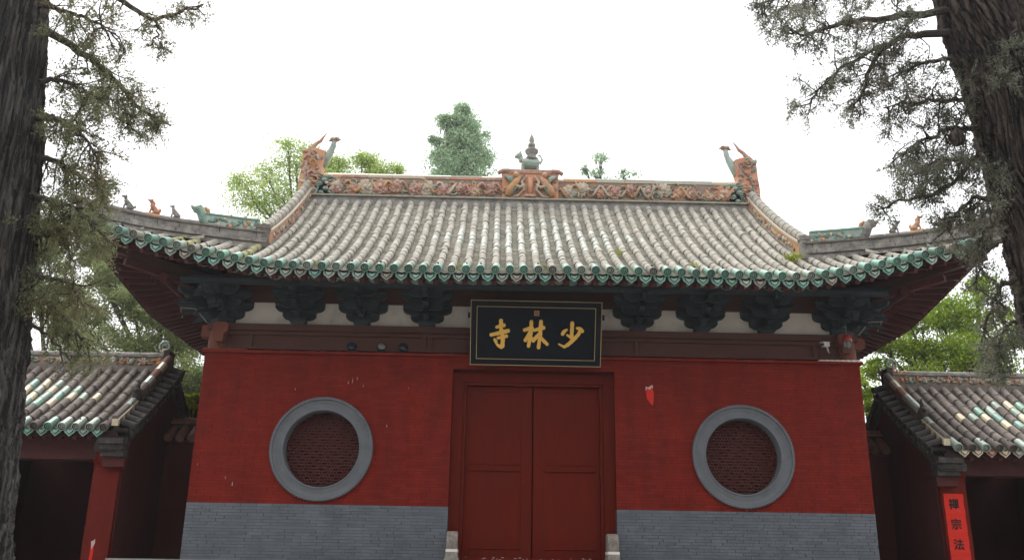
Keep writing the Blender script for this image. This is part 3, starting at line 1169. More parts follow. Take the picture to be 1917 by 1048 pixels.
def petals(mb, c, r, n, flat=0.45, yn=-1):
    for k in range(n):
        a = 2 * math.pi * k / n + random.uniform(-0.2, 0.2)
        q = Vector((c[0] + r * 0.6 * math.cos(a), c[1] + yn * random.uniform(0, 0.015), c[2] + r * 0.6 * math.sin(a)))
        rot = Matrix.Rotation(-a, 3, 'Y') @ Matrix.Rotation(random.uniform(-0.5, 0.5), 3, 'X')
        mb.ell(q, (r * 0.55, r * flat * 0.55, r * 0.36), 7, 5, rot)
    mb.ell((c[0], c[1] + yn * r * 0.25, c[2]), (r * 0.33, r * 0.3, r * 0.33), 7, 5)


def scroll(mb, c, r, a0, turns, rad, yn=-1):
    pts, rr = [], []
    n = 14
    s = random.choice((-1, 1))
    for i in range(n):
        u = i / (n - 1)
        a = a0 + s * turns * 2 * math.pi * u
        q = r * (1 - 0.85 * u)
        pts.append((c[0] + q * math.cos(a), c[1] + yn * 0.02 * math.sin(3 * u), c[2] + q * math.sin(a)))
        rr.append(rad * (1 - 0.6 * u))
    mb.tube(pts, rr, 6)


def relief(x0, x1, z0, z1, y, parent, yn=-1, mix=None, dens=1.0):
    """high relief of blossoms, leaves and scrolls on a glazed ridge"""
    mbs = {k: MB() for k in ('terracotta', 'glaze_orange', 'relief_green', 'relief_cream')}
    L, H = x1 - x0, z1 - z0
    n = max(2, int(L / 0.36 * dens))
    for i in range(n):
        x = x0 + L * (i + 0.5) / n + random.uniform(-0.06, 0.06)
        z = (z0 + z1) / 2 + random.uniform(-0.16, 0.16) * H
        r = H * random.uniform(0.28, 0.42)
        kind = random.choice(('terracotta', 'terracotta', 'glaze_orange', 'relief_cream', 'terracotta'))
        petals(mbs[kind], (x, y + yn * 0.02, z), r, random.randint(9, 13), 0.3)
        petals(mbs[random.choice((kind, 'relief_cream', 'terracotta'))], (x + random.uniform(-.02, .02), y + yn * 0.05, z + random.uniform(-.02, .02)), r * 0.62, random.randint(7, 9), 0.35)
        for q in range(3):
            sx_, sz_ = x + random.uniform(-0.6, 0.6) * L / n, random.uniform(z0 + 0.06, z1 - 0.06)
            scroll(mbs[random.choice(('relief_cream', 'terracotta', 'relief_green', 'terracotta'))], (sx_, y + yn * 0.03, sz_), H * random.uniform(0.10, 0.22), random.uniform(0, 6.28), random.uniform(0.6, 1.3), 0.016)
        for q in range(12):
            a = random.uniform(0, 2 * math.pi)
            c = (x + r * random.uniform(0.9, 1.5) * math.cos(a), y + yn * 0.015, z + r * random.uniform(0.8, 1.2) * math.sin(a))
            c = (c[0], c[1], min(max(c[2], z0 + 0.05), z1 - 0.05))
            rot = Matrix.Rotation(random.uniform(0, 3.1), 3, 'Y') @ Matrix.Rotation(random.uniform(-0.4, 0.4), 3, 'X')
            mbs['relief_green' if random.random() < 0.7 else 'relief_cream'].ell(c, (random.uniform(0.04, 0.09), 0.028, random.uniform(0.012, 0.026)), 6, 4, rot)
        scroll(mbs[random.choice(('relief_cream', 'glaze_orange', 'relief_green'))], (x + L / n / 2, y + yn * 0.025, random.uniform(z0 + 0.14, z1 - 0.12)), H * random.uniform(0.2, 0.34), random.uniform(0, 6.28), random.uniform(0.7, 1.4), 0.022)
        if H > 0.3 and random.random() < 0.55:          # a dragon's coil winding between the blossoms
            pts = [(x + 0.06 * q - 0.2, y + yn * (0.05 + 0.02 * math.cos(q)), (z0 + z1) / 2 + 0.3 * H * math.sin(q * 0.9 + x * 3)) for q in range(9)]
            mbs[random.choice(('relief_cream', 'terracotta', 'glaze_orange'))].tube(pts, [0.015] + [0.032] * 7 + [0.012], 7)
    for k, mb in mbs.items():
        if mb.v:
            ob = mb.build('relief', M[k], parent, smooth=True, kind='stuff')


ZR0 = 9.90
ridge = part('main_ridge', gate)
RL = 5.10
MB().box(-RL - 0.05, RL + 0.05, 2.93, 3.47, 9.60, 9.76).build('grey_course', M['ridge_brick'], ridge)
MB().box(-RL - 0.02, RL + 0.02, 2.965, 3.435, 9.763, 9.845).build('grey_course', M['ridge_brick'], ridge)
MB().box(-RL - 0.05, RL + 0.05, 2.91, 3.49, 9.848, 9.885).build('grey_course', M['pan'], ridge)
MB().box(-RL, RL, 3.05, 3.35, 9.887, 10.36).build('ridge_body', M['relief_bg'], ridge)
mx = -RL
i = 0
while mx < RL - 0.01:
    w = min(random.uniform(0.55, 0.8), RL - mx)
    k = random.choice(('relief_cream', 'glaze_orange', 'relief_cream', 'terracotta'))
    MB().box(mx + 0.004, mx + w - 0.004, 3.03, 3.37, 10.362, 10.415).build('moulding_tile', M[k], ridge)
    if abs(mx + w / 2) > 0.75:
        k2 = ('glaze_pale', 'glaze_pale', 'tile', 'glaze_cream')[random.randint(0, 3)] if mx > -3 else 'glaze_cream'
        MB().tube([(mx + 0.004, 3.2, 10.455), (mx + w - 0.004, 3.2, 10.455)], 0.07, 12).build('ridge_cap', M[k2], ridge)
    mx += w
relief(-4.75, -0.70, 9.90, 10.36, 3.05, ridge)
relief(0.70, 4.75, 9.90, 10.36, 3.05, ridge)
# central block carried by two figures, with the beast and the vase on top
cen = part('ridge_centrepiece', gate)
MB().box(-0.66, 0.66, 2.99, 3.41, 9.889, 10.53).build('block', M['glaze_orange'], cen)
MB().prism([(-0.60, 10.531), (0.60, 10.531), (0.68, 10.57), (0.55, 10.63), (-0.55, 10.63), (-0.68, 10.57)], 2.97, 3.43).build('cornice', M['terracotta'], cen)
def fig(nm, k, mb):
    mb.build(nm, M[k], cen, smooth=True)


fig('post', 'glaze_orange', MB().tube([(0, 2.97, 9.95), (0, 2.96, 10.40)], 0.065, 10))
MB().box(-0.12, 0.12, 2.90, 2.988, 9.92, 9.98).build('post_foot', M['terracotta'], cen)
for sx in (-1, 1):
    fig('figure_body', 'glaze_orange', MB().tube([(sx * 0.52, 2.97, 9.95), (sx * 0.45, 2.94, 10.12), (sx * 0.34, 2.92, 10.28), (sx * 0.26, 2.93, 10.42)], [0.09, 0.10, 0.085, 0.05], 9))
    fig('figure_head', 'glaze_orange', MB().ell((sx * 0.33, 2.90, 10.45), (0.075, 0.07, 0.075), 8, 6))
    fig('figure_arm', 'relief_cream', MB().tube([(sx * 0.42, 2.92, 10.22), (sx * 0.24, 2.89, 10.14), (sx * 0.14, 2.91, 10.22)], [0.045, 0.04, 0.03], 7))
    fig('scarf', 'relief_green', MB().tube([(sx * 0.60, 2.95, 10.46), (sx * 0.46, 2.91, 10.36), (sx * 0.36, 2.90, 10.12), (sx * 0.44, 2.93, 9.96)], [0.03, 0.06, 0.055, 0.03], 8))
    fig('ribbon', 'relief_cream', MB().tube([(sx * 0.10, 2.95, 10.46), (sx * 0.20, 2.92, 10.30), (sx * 0.14, 2.92, 10.10), (sx * 0.28, 2.93, 9.94), (sx * 0.45, 2.95, 9.92)], [0.02, 0.035, 0.035, 0.03, 0.015], 7))
    fig('cornice_curl', 'terracotta', MB().tube([(sx * 0.50, 3.0, 10.60), (sx * 0.66, 2.98, 10.59), (sx * 0.76, 2.98, 10.52)], [0.06, 0.055, 0.05], 8))
    lm = MB()
    for k in range(16):
        scroll(lm, (sx * random.uniform(0.1, 0.62), 2.975, random.uniform(9.95, 10.50)), random.uniform(0.03, 0.07), random.uniform(0, 6), 1.1, 0.016)
    lm.build('curl_relief', M['terracotta'], cen, smooth=True, kind='stuff')
bz = 10.632
b = MB()
b.tube([(-0.24, 3.15, bz + 0.24), (0.0, 3.15, bz + 0.22), (0.26, 3.15, bz + 0.20)], [0.135, 0.15, 0.135], 10)
for lx in (-0.23, 0.22):
    for ly in (3.09, 3.21):
        b.tube([(lx, ly, bz + 0.20), (lx, ly, bz)], [0.055, 0.045], 7)
b.tube([(-0.25, 3.15, bz + 0.28), (-0.30, 3.15, bz + 0.40)], [0.09, 0.08], 8)
b.ell((-0.33, 3.14, bz + 0.43), (0.10, 0.085, 0.09), 9, 7)
b.ell((-0.42, 3.14, bz + 0.40), (0.06, 0.05, 0.05), 8, 6)
for ly in (3.08, 3.21):
    b.ell((-0.29, ly, bz + 0.52), (0.025, 0.02, 0.04), 6, 5)
b.tube([(0.30, 3.15, bz + 0.22), (0.36, 3.15, bz + 0.34), (0.30, 3.15, bz + 0.44), (0.22, 3.15, bz + 0.46)], [0.035, 0.035, 0.03, 0.02], 7)
link('beast', remeshed(b, 'beast', M['glaze_pale'], 0.02), cen, loc=(0, 0, 0), scale=(0.8, 1, 1))
MB().box(-0.32, 0.30, 3.05, 3.25, bz - 0.001, bz + 0.03).build('beast_plinth', M['terracotta'], cen)
MB().lathe((0.03, 3.15, bz + 0.30), [(0.14, 0), (0.16, 0.06), (0.11, 0.10), (0.10, 0.16), (0.155, 0.22), (0.16, 0.28), (0.11, 0.32), (0.06, 0.35), (0.09, 0.38), (0.085, 0.44), (0.042, 0.48), (0.065, 0.52), (0.055, 0.60), (0.02, 0.68), (0.004, 0.74)], 14).build('vase_finial', M['ridge_brick'], cen, smooth=True)

# ridge-end dragons
def dragon_end(sx):
    d = part('ridge_end_dragon', gate)
    k = 0.00203
    ox, oz, oy = 5.42, 9.86, 3.2

    def q(zx, zy):
        return sx * (ox + (zx - 540) * k), oz + (790 - zy) * k * (1.0 + 0.26 * min(1, max(0, (790 - zy) / 450)))
    body = [(545, 790), (545, 600), (530, 480), (522, 345), (450, 290), (400, 300), (340, 310), (270, 330), (275, 420), (298, 490), (285, 545), (200, 560), (120, 600), (170, 650), (140, 690), (180, 730), (150, 790)]
    poly = [q(*p) for p in body]
    if sx < 0:
        poly = poly[::-1]
    me = MB().prism(poly[::-1], oy - 0.15, oy + 0.15)
    me.build('body', M['glaze_orange'], d)
    mbs = {c: MB() for c in ('terracotta', 'glaze_orange', 'relief_green', 'relief_cream')}
    for i in range(54):
        zx, zy = random.uniform(310, 515), random.uniform(320, 770)
        x, z = q(zx, zy)
        c = 'terracotta' if 330 < zy < 600 and random.random() < 0.75 else random.choice(('glaze_orange', 'relief_green', 'relief_cream', 'terracotta'))
        rot = Matrix.Rotation(random.uniform(0, 3.1), 3, 'Y')
        yy = oy - 0.15
        mbs[c].ell((x, yy, z), (random.uniform(0.05, 0.10), 0.05, random.uniform(0.025, 0.05)), 7, 5, rot)
        mbs[c].ell((x, oy + 0.15, z), (0.07, 0.05, 0.04), 7, 5, rot)
    for i in range(6):
        x, z = q(random.uniform(320, 500), random.uniform(360, 740))
        scroll(mbs[random.choice(('terracotta', 'glaze_orange', 'relief_cream'))], (x, oy - 0.18, z), 0.11, random.uniform(0, 6), 1.2, 0.022)
    # gaping head that bites the ridge
    for zx, zy, r in ((200, 570, 0.08), (130, 585, 0.055), (250, 600, 0.09), (230, 690, 0.08), (300, 640, 0.09), (280, 740, 0.08)):
        x, z = q(zx, zy)
        mbs['relief_green'].ell((x, oy - 0.12, z), (r, 0.10, r * 0.8), 9, 7)
    for i in range(9):
        x, z = q(265 + i * 6, 560 + i * 22)
        x2, z2 = q(330 + i * 4, 545 + i * 26)
        mbs['relief_green'].tube([(x, oy - 0.19, z), (x2, oy - 0.20, z2)], [0.022, 0.008], 6)
    x, z = q(215, 640)
    mbs['relief_cream'].ell((x, oy - 0.21, z), (0.045, 0.03, 0.04), 8, 6)
    pts = [q(60, 570), q(110, 575), q(180, 555)]
    mbs['relief_cream'].tube([(a, oy - 0.14, b_) for a, b_ in pts], [0.02, 0.03, 0.035], 7)
    for c, mb in mbs.items():
        mb.build('scales', M[c], d, smooth=True, kind='stuff')
    t = MB()
    pts = [q(320, 430), q(262, 370), (q(222, 310)), q(195, 250), q(186, 195)]
    t.tube([(a, oy, b_) for a, b_ in pts], [0.13, 0.10, 0.085, 0.07, 0.055], 10)
    t.build('curled_tail', M['glaze_pale'], d, smooth=True)
    t = MB()
    for zx, zy, r in ((160, 182, 0.075), (205, 186, 0.075), (183, 190, 0.07)):
        x, z = q(zx, zy)
        t.ell((x, oy, z), (r, 0.08, r * 0.75), 9, 7)
    for (a, b_), (c, e) in (((150, 186), (105, 188)), ((215, 192), (258, 203))):
        xa, za = q(a, b_); xb, zb = q(c, e)
        t.tube([(xa, oy, za), (xb, oy, zb)], [0.04, 0.008], 7)
    t.build('tail_tip', M['terracotta'], d, smooth=True)
    t = MB()
    pts = [q(470, 340), q(425, 270), q(395, 235), q(345, 205), q(325, 175), q(272, 112)]
    t.tube([(a, oy - 0.02, b_) for a, b_ in pts], [0.10, 0.06, 0.045, 0.042, 0.028, 0.006], 9)
    t.build('sword_handle', M['terracotta'], d, smooth=True)
    MB().box(min(sx * 5.0, sx * 5.44), max(sx * 5.0, sx * 5.44), 2.98, 3.42, 9.62, 9.88).build('plinth', M['ridge_brick'], d)


dragon_end(-1)
dragon_end(1)

# descending ridges
for sx in (-1, 1):
    dr = part('descending_ridge', gate)
    path = [Vector((sx * (GX + 0.02), y, fz(GX, y))) for y in [3.02 - 3.22 * i / 14 for i in range(15)]]
    sweep(path, 0.22, 0.02, 0.30).build('ridge_face', M['glaze_orange'], dr)
    sweep(path, 0.27, 0.30, 0.345).build('ridge_moulding', M['relief_cream'], dr)
    sweep(path, 0.30, -0.06, 0.07).build('ridge_base', M['ridge_brick'], dr)
    n = 13
    for i in range(n):
        p = sub(path, i / n + 0.003, (i + 1) / n - 0.003, 2)
        MB().tube([v + Vector((0, 0, 0.40)) for v in p], [0.088, 0.090, 0.094], 12).build('ridge_cap', M['tile'], dr)
    mbs = {c: MB() for c in ('relief_cream', 'terracotta', 'relief_green')}
    for i in range(46):
        u = 0.03 + 0.90 * i / 46
        if 0.14 < (u * 3.6) % 1 < 0.26:
            continue
        p = sub(path, u, u, 1)[0]
        for s in (-1, 1):
            mbs[random.choice(('relief_cream', 'relief_cream', 'terracotta', 'relief_green'))].ell((p.x + s * 0.115, p.y + random.uniform(-0.03, 0.03), p.z + random.uniform(0.10, 0.26)), (0.03, random.uniform(0.03, 0.06), random.uniform(0.03, 0.06)), 6, 5, Matrix.Rotation(random.uniform(-0.6, 0.6), 3, 'X'))
    for c, mb in mbs.items():
        mb.build('relief', M[c], dr, smooth=True, kind='stuff')
    e = path[-1]
    MB().box(e.x - 0.17, e.x + 0.17, e.y - 0.16, e.y - 0.01, e.z - 0.05, e.z + 0.06).box(e.x - 0.13, e.x + 0.13, e.y - 0.14, e.y - 0.02, e.z + 0.06, e.z + 0.34).box(e.x - 0.15, e.x + 0.15, e.y - 0.15, e.y - 0.01, e.z + 0.34, e.z + 0.42).build('end_block', M['tile_dark' if sx < 0 else 'ridge_brick'], dr)


# little seated beasts for the hips
def beast_mesh(v):
    """seated ridge beast facing -x; v picks a variant"""
    b = MB()
    b.tube([(0.045, 0, 0.07), (0.0, 0, 0.12), (-0.035, 0, 0.17), (-0.045, 0, 0.215)], [0.055, 0.050, 0.042, 0.03], 9)
    b.ell((0.06, 0, 0.055), (0.06, 0.055, 0.05), 9, 7)
    for s in (-1, 1):
        b.tube([(-0.03, s * 0.028, 0.14), (-0.055, s * 0.03, 0.07), (-0.06, s * 0.03, 0.0)], [0.022, 0.017, 0.016], 7)
        b.ell((0.03, s * 0.045, 0.045), (0.05, 0.022, 0.04), 8, 6)
        b.tube([(0.0, s * 0.045, 0.012), (-0.03, s * 0.045, 0.008)], 0.014, 6)
    hx, hz = -0.055, 0.235 + (0.015 if v == 1 else 0)
    b.ell((hx, 0, hz), (0.040, 0.036, 0.034), 9, 7)
    b.tube([(hx - 0.02, 0, hz - 0.002), (hx - 0.07, 0, hz + (0.012 if v != 2 else -0.004))], [0.024, 0.013], 7)
    for s in (-1, 1):
        b.tube([(hx + 0.015, s * 0.02, hz + 0.02), (hx + 0.028, s * 0.026, hz + 0.06)], [0.014, 0.005], 6)
    if v == 0:
        b.tube([(0.10, 0, 0.04), (0.14, 0, 0.07), (0.13, 0, 0.12)], [0.02, 0.02, 0.01], 6)
    elif v == 1:
        b.tube([(0.10, 0, 0.05), (0.12, 0, 0.11), (0.09, 0, 0.15)], [0.022, 0.02, 0.012], 6)
        b.ell((-0.01, 0, 0.20), (0.035, 0.03, 0.05), 7, 6)
    elif v == 2:
        b.tube([(0.08, 0, 0.05), (0.12, 0, 0.06)], [0.02, 0.01], 6)
    else:
        b.ell((0.0, 0, 0.16), (0.05, 0.045, 0.07), 8, 6)
    return b


BM = {}
hipfig = [(0.53, 2, 'ridge_brick', 0.92), (0.635, 1, 'glaze_orange', 1.02), (0.755, 0, 'ridge_brick', 1.0), (0.87, 3, 'ridge_brick', 1.12)]
for sx in (-1, 1):
    hp = part('hip_ridge', gate)
    path = []
    for i in range(21):
        u = i / 20
        x = GX - 0.05 + (HX + 0.10 - GX + 0.05) * u
        y = hipy(x) - 0.06 * u
        xx = min(x, HX)
        path.append(Vector((sx * x, y, fz(xx, max(hipy(xx), y)) + 0.05 * (x - xx) + 0.06)))
    n = 9
    for i in range(n):
        sweep(sub(path, i / n + 0.0015, (i + 1) / n - 0.0015), 0.27, -0.18, -0.035).build('ridge_brick', M['ridge_brick'], hp)
        sweep(sub(path, max(0, (i - 0.25) / n + 0.0015), (i + 0.75) / n - 0.0015), 0.31, 0.0, 0.085).build('ridge_brick', M['ridge_brick'], hp)
    for i in range(n):
        a, b = max(0, (i - 0.45) / n + 0.0015), (i + 0.55) / n - 0.0015
        sweep(sub(path, a, b), 0.24, 0.088, 0.20).build('ridge_brick', M['ridge_brick'], hp)
    sweep(path, 0.24, -0.034, -0.001).build('ridge_moulding', M['tile_dark'], hp)
    sweep(path, 0.30, 0.20, 0.232).build('ridge_moulding', M['tile_dark'], hp)
    for i in range(8):
        a, b = 0.40 + 0.6 * i / 8 + 0.002, 0.40 + 0.6 * (i + 1) / 8 - 0.002
        MB().tube([v + Vector((0, 0, 0.245)) for v in sub(path, a, b)], 0.075, 10).build('ridge_cap', M['ridge_brick'], hp)
    sweep(sub(path, 0.05, 0.37), 0.17, 0.233, 0.44).build('glazed_box', M['glaze_pale'], hp)
    sweep(sub(path, 0.05, 0.37), 0.21, 0.44, 0.47).build('glazed_moulding', M['glaze_green'], hp)
    mbs = {c: MB() for c in ('relief_green', 'glaze_cream', 'glaze_orange')}
    for i in range(26):
        p = sub(path, 0.06 + 0.30 * i / 26, 0.06 + 0.30 * i / 26, 1)[0]
        c = 'glaze_orange' if i in (6, 7, 15) else ('glaze_cream' if random.random() < 0.25 else 'relief_green')
        t = Vector((0.505 * sx, 0.86, 0)) * -0.09
        q = p + Vector((-sx * 0.0455, -0.077, random.uniform(0.26, 0.41)))
        mbs[c].ell(q, (random.uniform(0.03, 0.06), 0.022, random.uniform(0.02, 0.05)), 7, 5, Matrix.Rotation(random.uniform(0, 3), 3, 'Y'))
    for c, mb in mbs.items():
        mb.build('relief', M[c], hp, smooth=True, kind='stuff')
    # dragon head looking out to the corner (modelled facing -x)
    ang = math.atan2(CY - JY, (HX - GX)) * (-1)          # 30 degrees towards the viewer
    rz = ang if sx < 0 else math.pi - ang
    b = MB()
    b.tube([(0.16, 0, 0.02), (0.06, 0, 0.10), (0.0, 0, 0.22), (-0.04, 0, 0.30)], [0.10, 0.11, 0.10, 0.085], 10)
    b.ell((-0.07, 0, 0.33), (0.11, 0.085, 0.075), 10, 8)
    b.tube([(-0.10, 0, 0.34), (-0.20, 0, 0.335), (-0.23, 0, 0.385)], [0.06, 0.04, 0.014], 8)
    b.tube([(-0.08, 0, 0.28), (-0.18, 0, 0.255)], [0.045, 0.02], 8)
    for s in (-1, 1):
        b.ell((-0.07, s * 0.06, 0.38), (0.03, 0.025, 0.03), 7, 6)
    p = sub(path, 0.385, 0.385, 1)[0] + Vector((0, 0, 0.22))
    hm = remeshed(b, 'dragon_head', M['relief_green'] if sx < 0 else M['ridge_brick'], 0.018)
    link('dragon_head', hm, hp, loc=p, rot=(0, 0, rz))
    mn = MB()
    mn.tube([(0.02, 0, 0.39), (0.09, 0, 0.34), (0.12, 0, 0.24), (0.12, 0, 0.12)], [0.03, 0.045, 0.045, 0.03], 8)
    link('dragon_mane', mn.mesh('dragon_mane', M['glaze_orange'], True), hp, loc=p, rot=(0, 0, rz))
    for u, v, mk, sc in hipfig:
        if (v, mk) not in BM:
            BM[(v, mk)] = remeshed(beast_mesh(v), 'ridge_beast', M[mk], 0.011, 1)
        p = sub(path, u, u, 1)[0] + Vector((0, 0, 0.305))
        link('ridge_beast', BM[(v, mk)], hp, loc=p, rot=(0, 0, rz), scale=(sc, sc, sc))
    # saddle under the orange beast
    MB().tube([v + Vector((0, 0, 0.262)) for v in sub(path, 0.605, 0.665)], 0.072, 10).build('glazed_saddle', M['glaze_orange'], hp)

# ================================================================== the name plaque
PT, PB = Vector((0.02, -0.62, 6.345)), Vector((0.02, -0.17, 5.235))
pq = thing('name_plaque', 'black wooden plaque with three gold characters, tilted forward above the door', 'plaque', tuple(PB))
pu = (PT - PB)
PH = pu.length
tilt = -math.atan2(PB.y - PT.y, PT.z - PB.z)          # leans towards the viewer
PW = 2.41
rotm = Euler((-tilt, 0, 0))


def pl(nm, mb, m):
    return link(nm, mb.mesh(nm, m), pq, loc=PB, rot=rotm)


pl('board', MB().box(-PW / 2 + 0.11, PW / 2 - 0.11, -0.015, 0.05, 0.11, PH - 0.11), M['plaque'])
fm = MB()
fm.box(-PW / 2, PW / 2, -0.045, 0.055, 0.0, 0.112).box(-PW / 2, PW / 2, -0.045, 0.055, PH - 0.112, PH)
fm.box(-PW / 2, -PW / 2 + 0.112, -0.045, 0.055, 0.1121, PH - 0.1121).box(PW / 2 - 0.112, PW / 2, -0.045, 0.055, 0.1121, PH - 0.1121)
pl('frame', fm, M['plaque'])
gl = MB()
for a, b, w, y in ((0.0, 0.0, 0.012, -0.0475), (0.112, 0.112, 0.011, -0.0475)):
    x0, x1, z0, z1 = -PW / 2 + a, PW / 2 - a, b, PH - b
    gl.box(x0, x1, y, y + 0.006, z0, z0 + w).box(x0, x1, y, y + 0.006, z1 - w, z1)
    gl.box(x0, x0 + w, y, y + 0.006, z0 + w, z1 - w).box(x1 - w, x1, y, y + 0.006, z0 + w, z1 - w)
pl('gold_border', gl, M['gold_line'])


def ppos(zx, zy):
    u = (zx - 134) / 1610.0
    v = (zy - 150 - 0.0186 * (zx - 134)) / 785.0
    return (u - 0.5) * PW, (1 - v) * PH


def stroke(mb, pts, w, lay):
    """a brush stroke: flat ribbon with round, slightly swelling ends"""
    k = PW / 1610.0
    P = [Vector(ppos(*p)) for p in pts]
    ws = w if hasattr(w, '__len__') else [w] * len(P)
    out = []
    # resample
    S, WS = [], []
    for i in range(len(P) - 1):
        for j in range(6):
            t = j / 6
            S.append(P[i].lerp(P[i + 1], t)); WS.append(ws[i] + (ws[i + 1] - ws[i]) * t)
    S.append(P[-1]); WS.append(ws[-1])
    left, right = [], []
    n = len(S)
    for i in range(n):
        t = (S[min(i + 1, n - 1)] - S[max(i - 1, 0)]).normalized()
        nn = Vector((-t.y, t.x))
        hw = WS[i] * k / 2 * (1 + 0.06 * math.sin(i * 1.3 + pts[0][0]))
        left.append(S[i] + nn * hw)
        right.append(S[i] - nn * hw)
    t0 = (S[1] - S[0]).normalized(); t1 = (S[-1] - S[-2]).normalized()
    def capf(c, t, hw):
        nn = Vector((-t.y, t.x))
        return [c + nn * hw * math.cos(a) + t * hw * 0.8 * math.sin(a) for a in [math.pi * q / 6 for q in range(1, 6)]]
    poly = left + capf(S[-1], t1, WS[-1] * k / 2) + right[::-1] + [c for c in capf(S[0], -t0, WS[0] * k / 2)]
    poly = [(p.x, p.y) for p in poly][::-1]
    mb.prism(poly, -0.0155 - 0.012 - lay * 0.0012, -0.0150)


chars = {
    'temple': [([(507, 400), (510, 520)], [50, 46]), ([(452, 482), (548, 458)], [36, 46]), ([(385, 575), (490, 552), (600, 524)], [42, 48, 50]), ([(470, 614), (580, 590)], [34, 44]),
               ([(522, 520), (534, 640), (528, 715)], [48, 50, 54]), ([(520, 726), (480, 705), (448, 672)], [42, 36, 22]), ([(432, 628), (452, 660)], [34, 40])],
    'forest': [([(795, 518), (892, 488)], [44, 46]), ([(880, 412), (876, 560), (850, 715)], [42, 46, 40]), ([(868, 540), (808, 645)], [44, 42]), ([(868, 585), (908, 645)], [34, 40]),
               ([(915, 520), (1032, 488)], [38, 52]), ([(998, 410), (992, 560), (974, 732)], [46, 48, 42]), ([(990, 550), (905, 648)], [40, 46]), ([(985, 595), (1040, 650), (1082, 690)], [36, 44, 38])],
    'few': [([(1382, 428), (1380, 520), (1378, 590)], [46, 46, 44]), ([(1318, 512), (1282, 535), (1264, 568)], [28, 44, 42]), ([(1442, 494), (1482, 502), (1508, 532)], [34, 46, 48]),
            ([(1478, 520), (1462, 570), (1400, 635), (1340, 690), (1292, 722), (1220, 685)], [34, 44, 48, 46, 34, 16]), ([(1322, 576), (1395, 625)], [26, 40])]
}
for i, (nm, st) in enumerate(chars.items()):
    mb = MB()
    for lay, (p, w) in enumerate(st):
        stroke(mb, p, w, lay)
    pl('character', mb, M['gold'])
sm = MB()
x0, z0 = ppos(912, 346); x1, z1 = ppos(975, 284)
sm.box(x0, x1, -0.019, -0.0148, z0, z1)
pl('seal', sm, M['seal'])
sm = MB()
for i in range(4):
    a = x0 + (x1 - x0) * (0.2 + 0.18 * i)
    sm.box(a, a + 0.007, -0.0215, -0.0185, z0 + 0.015, z1 - 0.015 - 0.012 * (i % 2))
for i in range(3):
    a = z0 + (z1 - z0) * (0.25 + 0.22 * i)
    sm.box(x0 + 0.016, x1 - 0.016, -0.0225, -0.0187, a, a + 0.006)
pl('seal_marks', sm, M['red_plastic'])
hk = MB()
for sx in (-1, 1):
    hk.box(sx * 1.235 - 0.02, sx * 1.235 + 0.02, -0.03, 0.03, PH * 0.72, PH * 0.80)
    hk.box(sx * 0.8 - 0.03, sx * 0.8 + 0.03, 0.0, 0.12, -0.02, -0.001)
pl('mounting_lug', hk, M['black_iron'])

